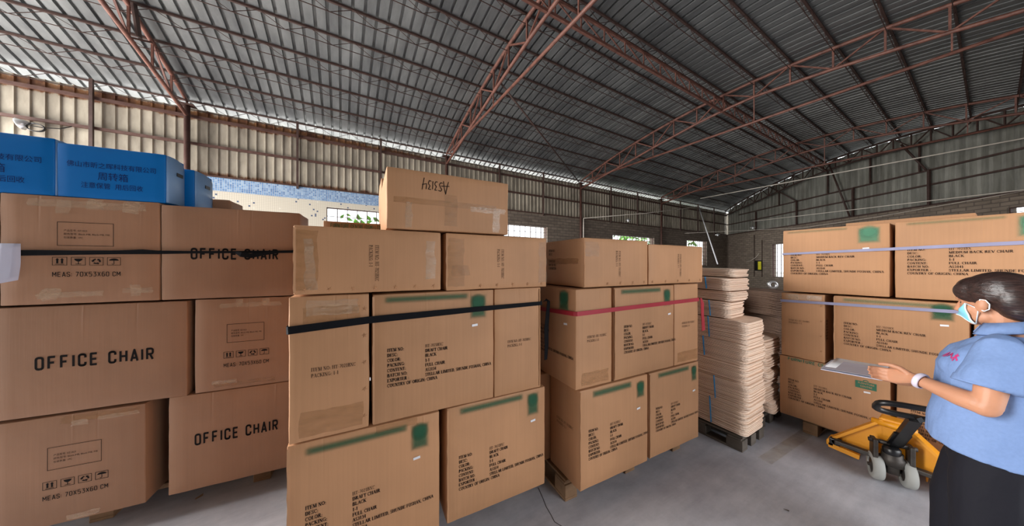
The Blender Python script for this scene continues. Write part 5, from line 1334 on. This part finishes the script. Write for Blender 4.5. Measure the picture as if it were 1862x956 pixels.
# sleeve hems and button placket, pocket embroidery
for s_, S_, E_ in ((1, LSH, LEL), (-1, RSH, REL)):
    d_ = E_-S_; c_ = S_+d_*.64+Vector((.010, s_*.014, 0)); ax_ = d_.normalized(); e1 = Vector((1, 0, 0)); e1 = (e1-ax_*e1.dot(ax_)).normalized(); e2 = ax_.cross(e1)
    hm_ = MB(); hm_.rings([[c_+ax_*a_+(e1*cos(2*pi*k/24)+e2*sin(2*pi*k/24))*r_ for k in range(24)] for a_, r_ in ((-.026, .0815), (.001, .0862), (.003, .0835), (-.02, .078))], False)
    hm_.build('sleeve_hem', M['shirt'], shirt)
cl = MB(); N_ = 24; rs = []
for k in range(N_+1):
    a = radians(28)+k/N_*radians(304); cx, cy = cos(a), sin(a)
    base = Vector((-.032+.066*cx, .070*cy, 1.270+.012*-cx)); top = Vector((-.034+.058*cx, .062*cy, 1.318-.016*cx)); fold = Vector((-.036+.084*cx+.01*(cx > .6), .094*cy, 1.276-.024*cx))
    rs.append([base, top, top+Vector((.006*cx, .006*cy, .004)), fold, fold+Vector((-.004*cx, -.004*cy, -.004))])
cl.v = [tuple(p) for r_ in rs for p in r_]; cl.f = [(5*k+j, 5*k+j+1, 5*k+j+6, 5*k+j+5) for k in range(N_) for j in range(4)]; cl.sm = [True]*len(cl.f)
o = cl.build('collar', M['shirt'], shirt); md = o.modifiers.new('thick', 'SOLIDIFY'); md.thickness = .003
# pink stitching on the left breast, laid on the cloth
from mathutils.bvhtree import BVHTree
bvh = BVHTree.FromPolygons([v_.co for v_ in shirt.data.vertices], [p.vertices[:] for p in shirt.data.polygons])
em = MB()
for l in ([(0, 0), (.02, .022)], [(.004, .024), (.030, .002)], [(.012, .030), (.016, -.006)], [(.032, .004), (.044, .026), (.056, .004)], [(.036, .014), (.054, .016)], [(.062, .0), (.070, .024), (.078, .002)]):
    for q_ in stroke(l, .006):
        pts = []
        for a, b in q_:
            org = Vector((.35, .075-.9*(a-.035), 1.135+b)); h_ = bvh.ray_cast(org+Vector((0, .06, 0)), Vector((-1, -.12, 0)))
            if h_[0] is not None: pts.append(h_[0]+h_[1]*.0015)
        if len(pts) == 4: em.add(pts, [(0, 1, 2, 3)])
if em.v: em.build('embroidery', M['pink'], shirt)
# ---- trousers and shoes
tr = MB()
tr.rings([ell(c, rx, ry, (0, 0), 24) for c, rx, ry in (((.0, 0, .66), .122, .166), ((.0, 0, .76), .118, .158), ((-.004, 0, .88), .108, .15))])
for s_, fx in ((1, .012), (-1, .082)):
    tr.tube([(-.006, s_*.078, .74), (.0+fx*.4, s_*.084, .60), (fx*.85, s_*.088, .42), (fx-.01, s_*.09, .24), (fx-.012, s_*.09, .06)], [.104, .104, .100, .098, .100], 20)
trousers = union('trousers', tr, .008, M['trousers'], 4); folds(trousers.data, .008, 9, 3, 8.2)
for s_, fx in ((1, .012), (-1, .082)):
    so = MB(); so.ball((fx+.055, s_*.09, .035), (.115, .043, .036)); so.ball((fx-.02, s_*.09, .05), (.055, .04, .048)); so.bbox(fx-.07, fx+.16, s_*.09-.04, s_*.09+.04, 0, .016, .006)
    union('shoe', so, .006, M['shoe'], 2)
# bangle on the left wrist
f1 = (LWR-LEL).normalized(); e1 = Vector((0, 0, 1)); e1 = (e1-f1*e1.dot(f1)).normalized(); e2 = f1.cross(e1)
bg_ = MB(); c_ = LWR-f1*.018; rs = []
for k in range(28):
    a = 2*pi*k/28; d_ = e1*cos(a)+e2*sin(a); rs.append([c_+d_*(.0335+.0055*cos(b))+f1*.011*sin(b) for b in [2*pi*j/10 for j in range(10)]])
rs.append(rs[0]); bg_.rings(rs, False); bg_.build('bangle', M['bangle'], per)['label'] = 'pale lilac bangle on the left wrist'

# ---- clipboard with papers, pen: held in both hands
RZ = radians(90)
def pw(x, y, z): return (PXW+x*cos(RZ)-y*sin(RZ), PYW+x*sin(RZ)+y*cos(RZ), z)
cb = thing('clipboard', 'grey clipboard with papers held level by the person in the blue shirt', 'clipboard', pw(.415, -.085, .956), radians(90)); cb.rotation_euler = (radians(-2), radians(3), radians(90))
b = MB(); b.bbox(-.115, .115, -.155, .155, -.002, .002, .0015); b.build('board', M['clip_grey'], cb)
pp = MB(); n = 10; vs = []
for i in range(n+1):
    a = i/n
    for y in (-.15, .10): vs.append((-.102+.205*a, y+.01*a, .0035+.010*max(0, a-.4)**1.3))
pp.add(vs, [(2*i, 2*i+2, 2*i+3, 2*i+1) for i in range(n)], True)
o = pp.build('paper_stack', M['white'], cb); md = o.modifiers.new('thick', 'SOLIDIFY'); md.thickness = .004; md.offset = 1
cv = MB(); cv.bbox(-.113, .113, -.075, .153, .0095, .0105, .0004); cv.build('cover_sheet', M['clip_grey'], cb)['label'] = 'grey plastic cover sheet'
for yy in (.06, -.02): 
    b = MB(); b.bar((.085, yy, .0108), (.097, yy-.004, .0108), .004, .0012); b.build('rivet', M['black'], cb)
b = MB(); b.bbox(-.112, -.085, -.05, .05, .002, .014, .003); b.build('clip', M['metal_pale'], cb)
pn = thing('pen', 'short black pen with a yellow tip lying on the clipboard by the thumb', 'pen', pw(.315, -.02, .975), radians(100)); pn.rotation_euler = (0, radians(-8), radians(60))
b = MB(); b.tube([(-.05, 0, 0), (.055, 0, 0)], .0048, 10); b.build('barrel', M['black'], pn)
b = MB(); b.tube([(-.064, 0, 0), (-.05, 0, 0)], [.0035, .005], 10); b.build('pen_tip', M['yellow_sign'], pn)
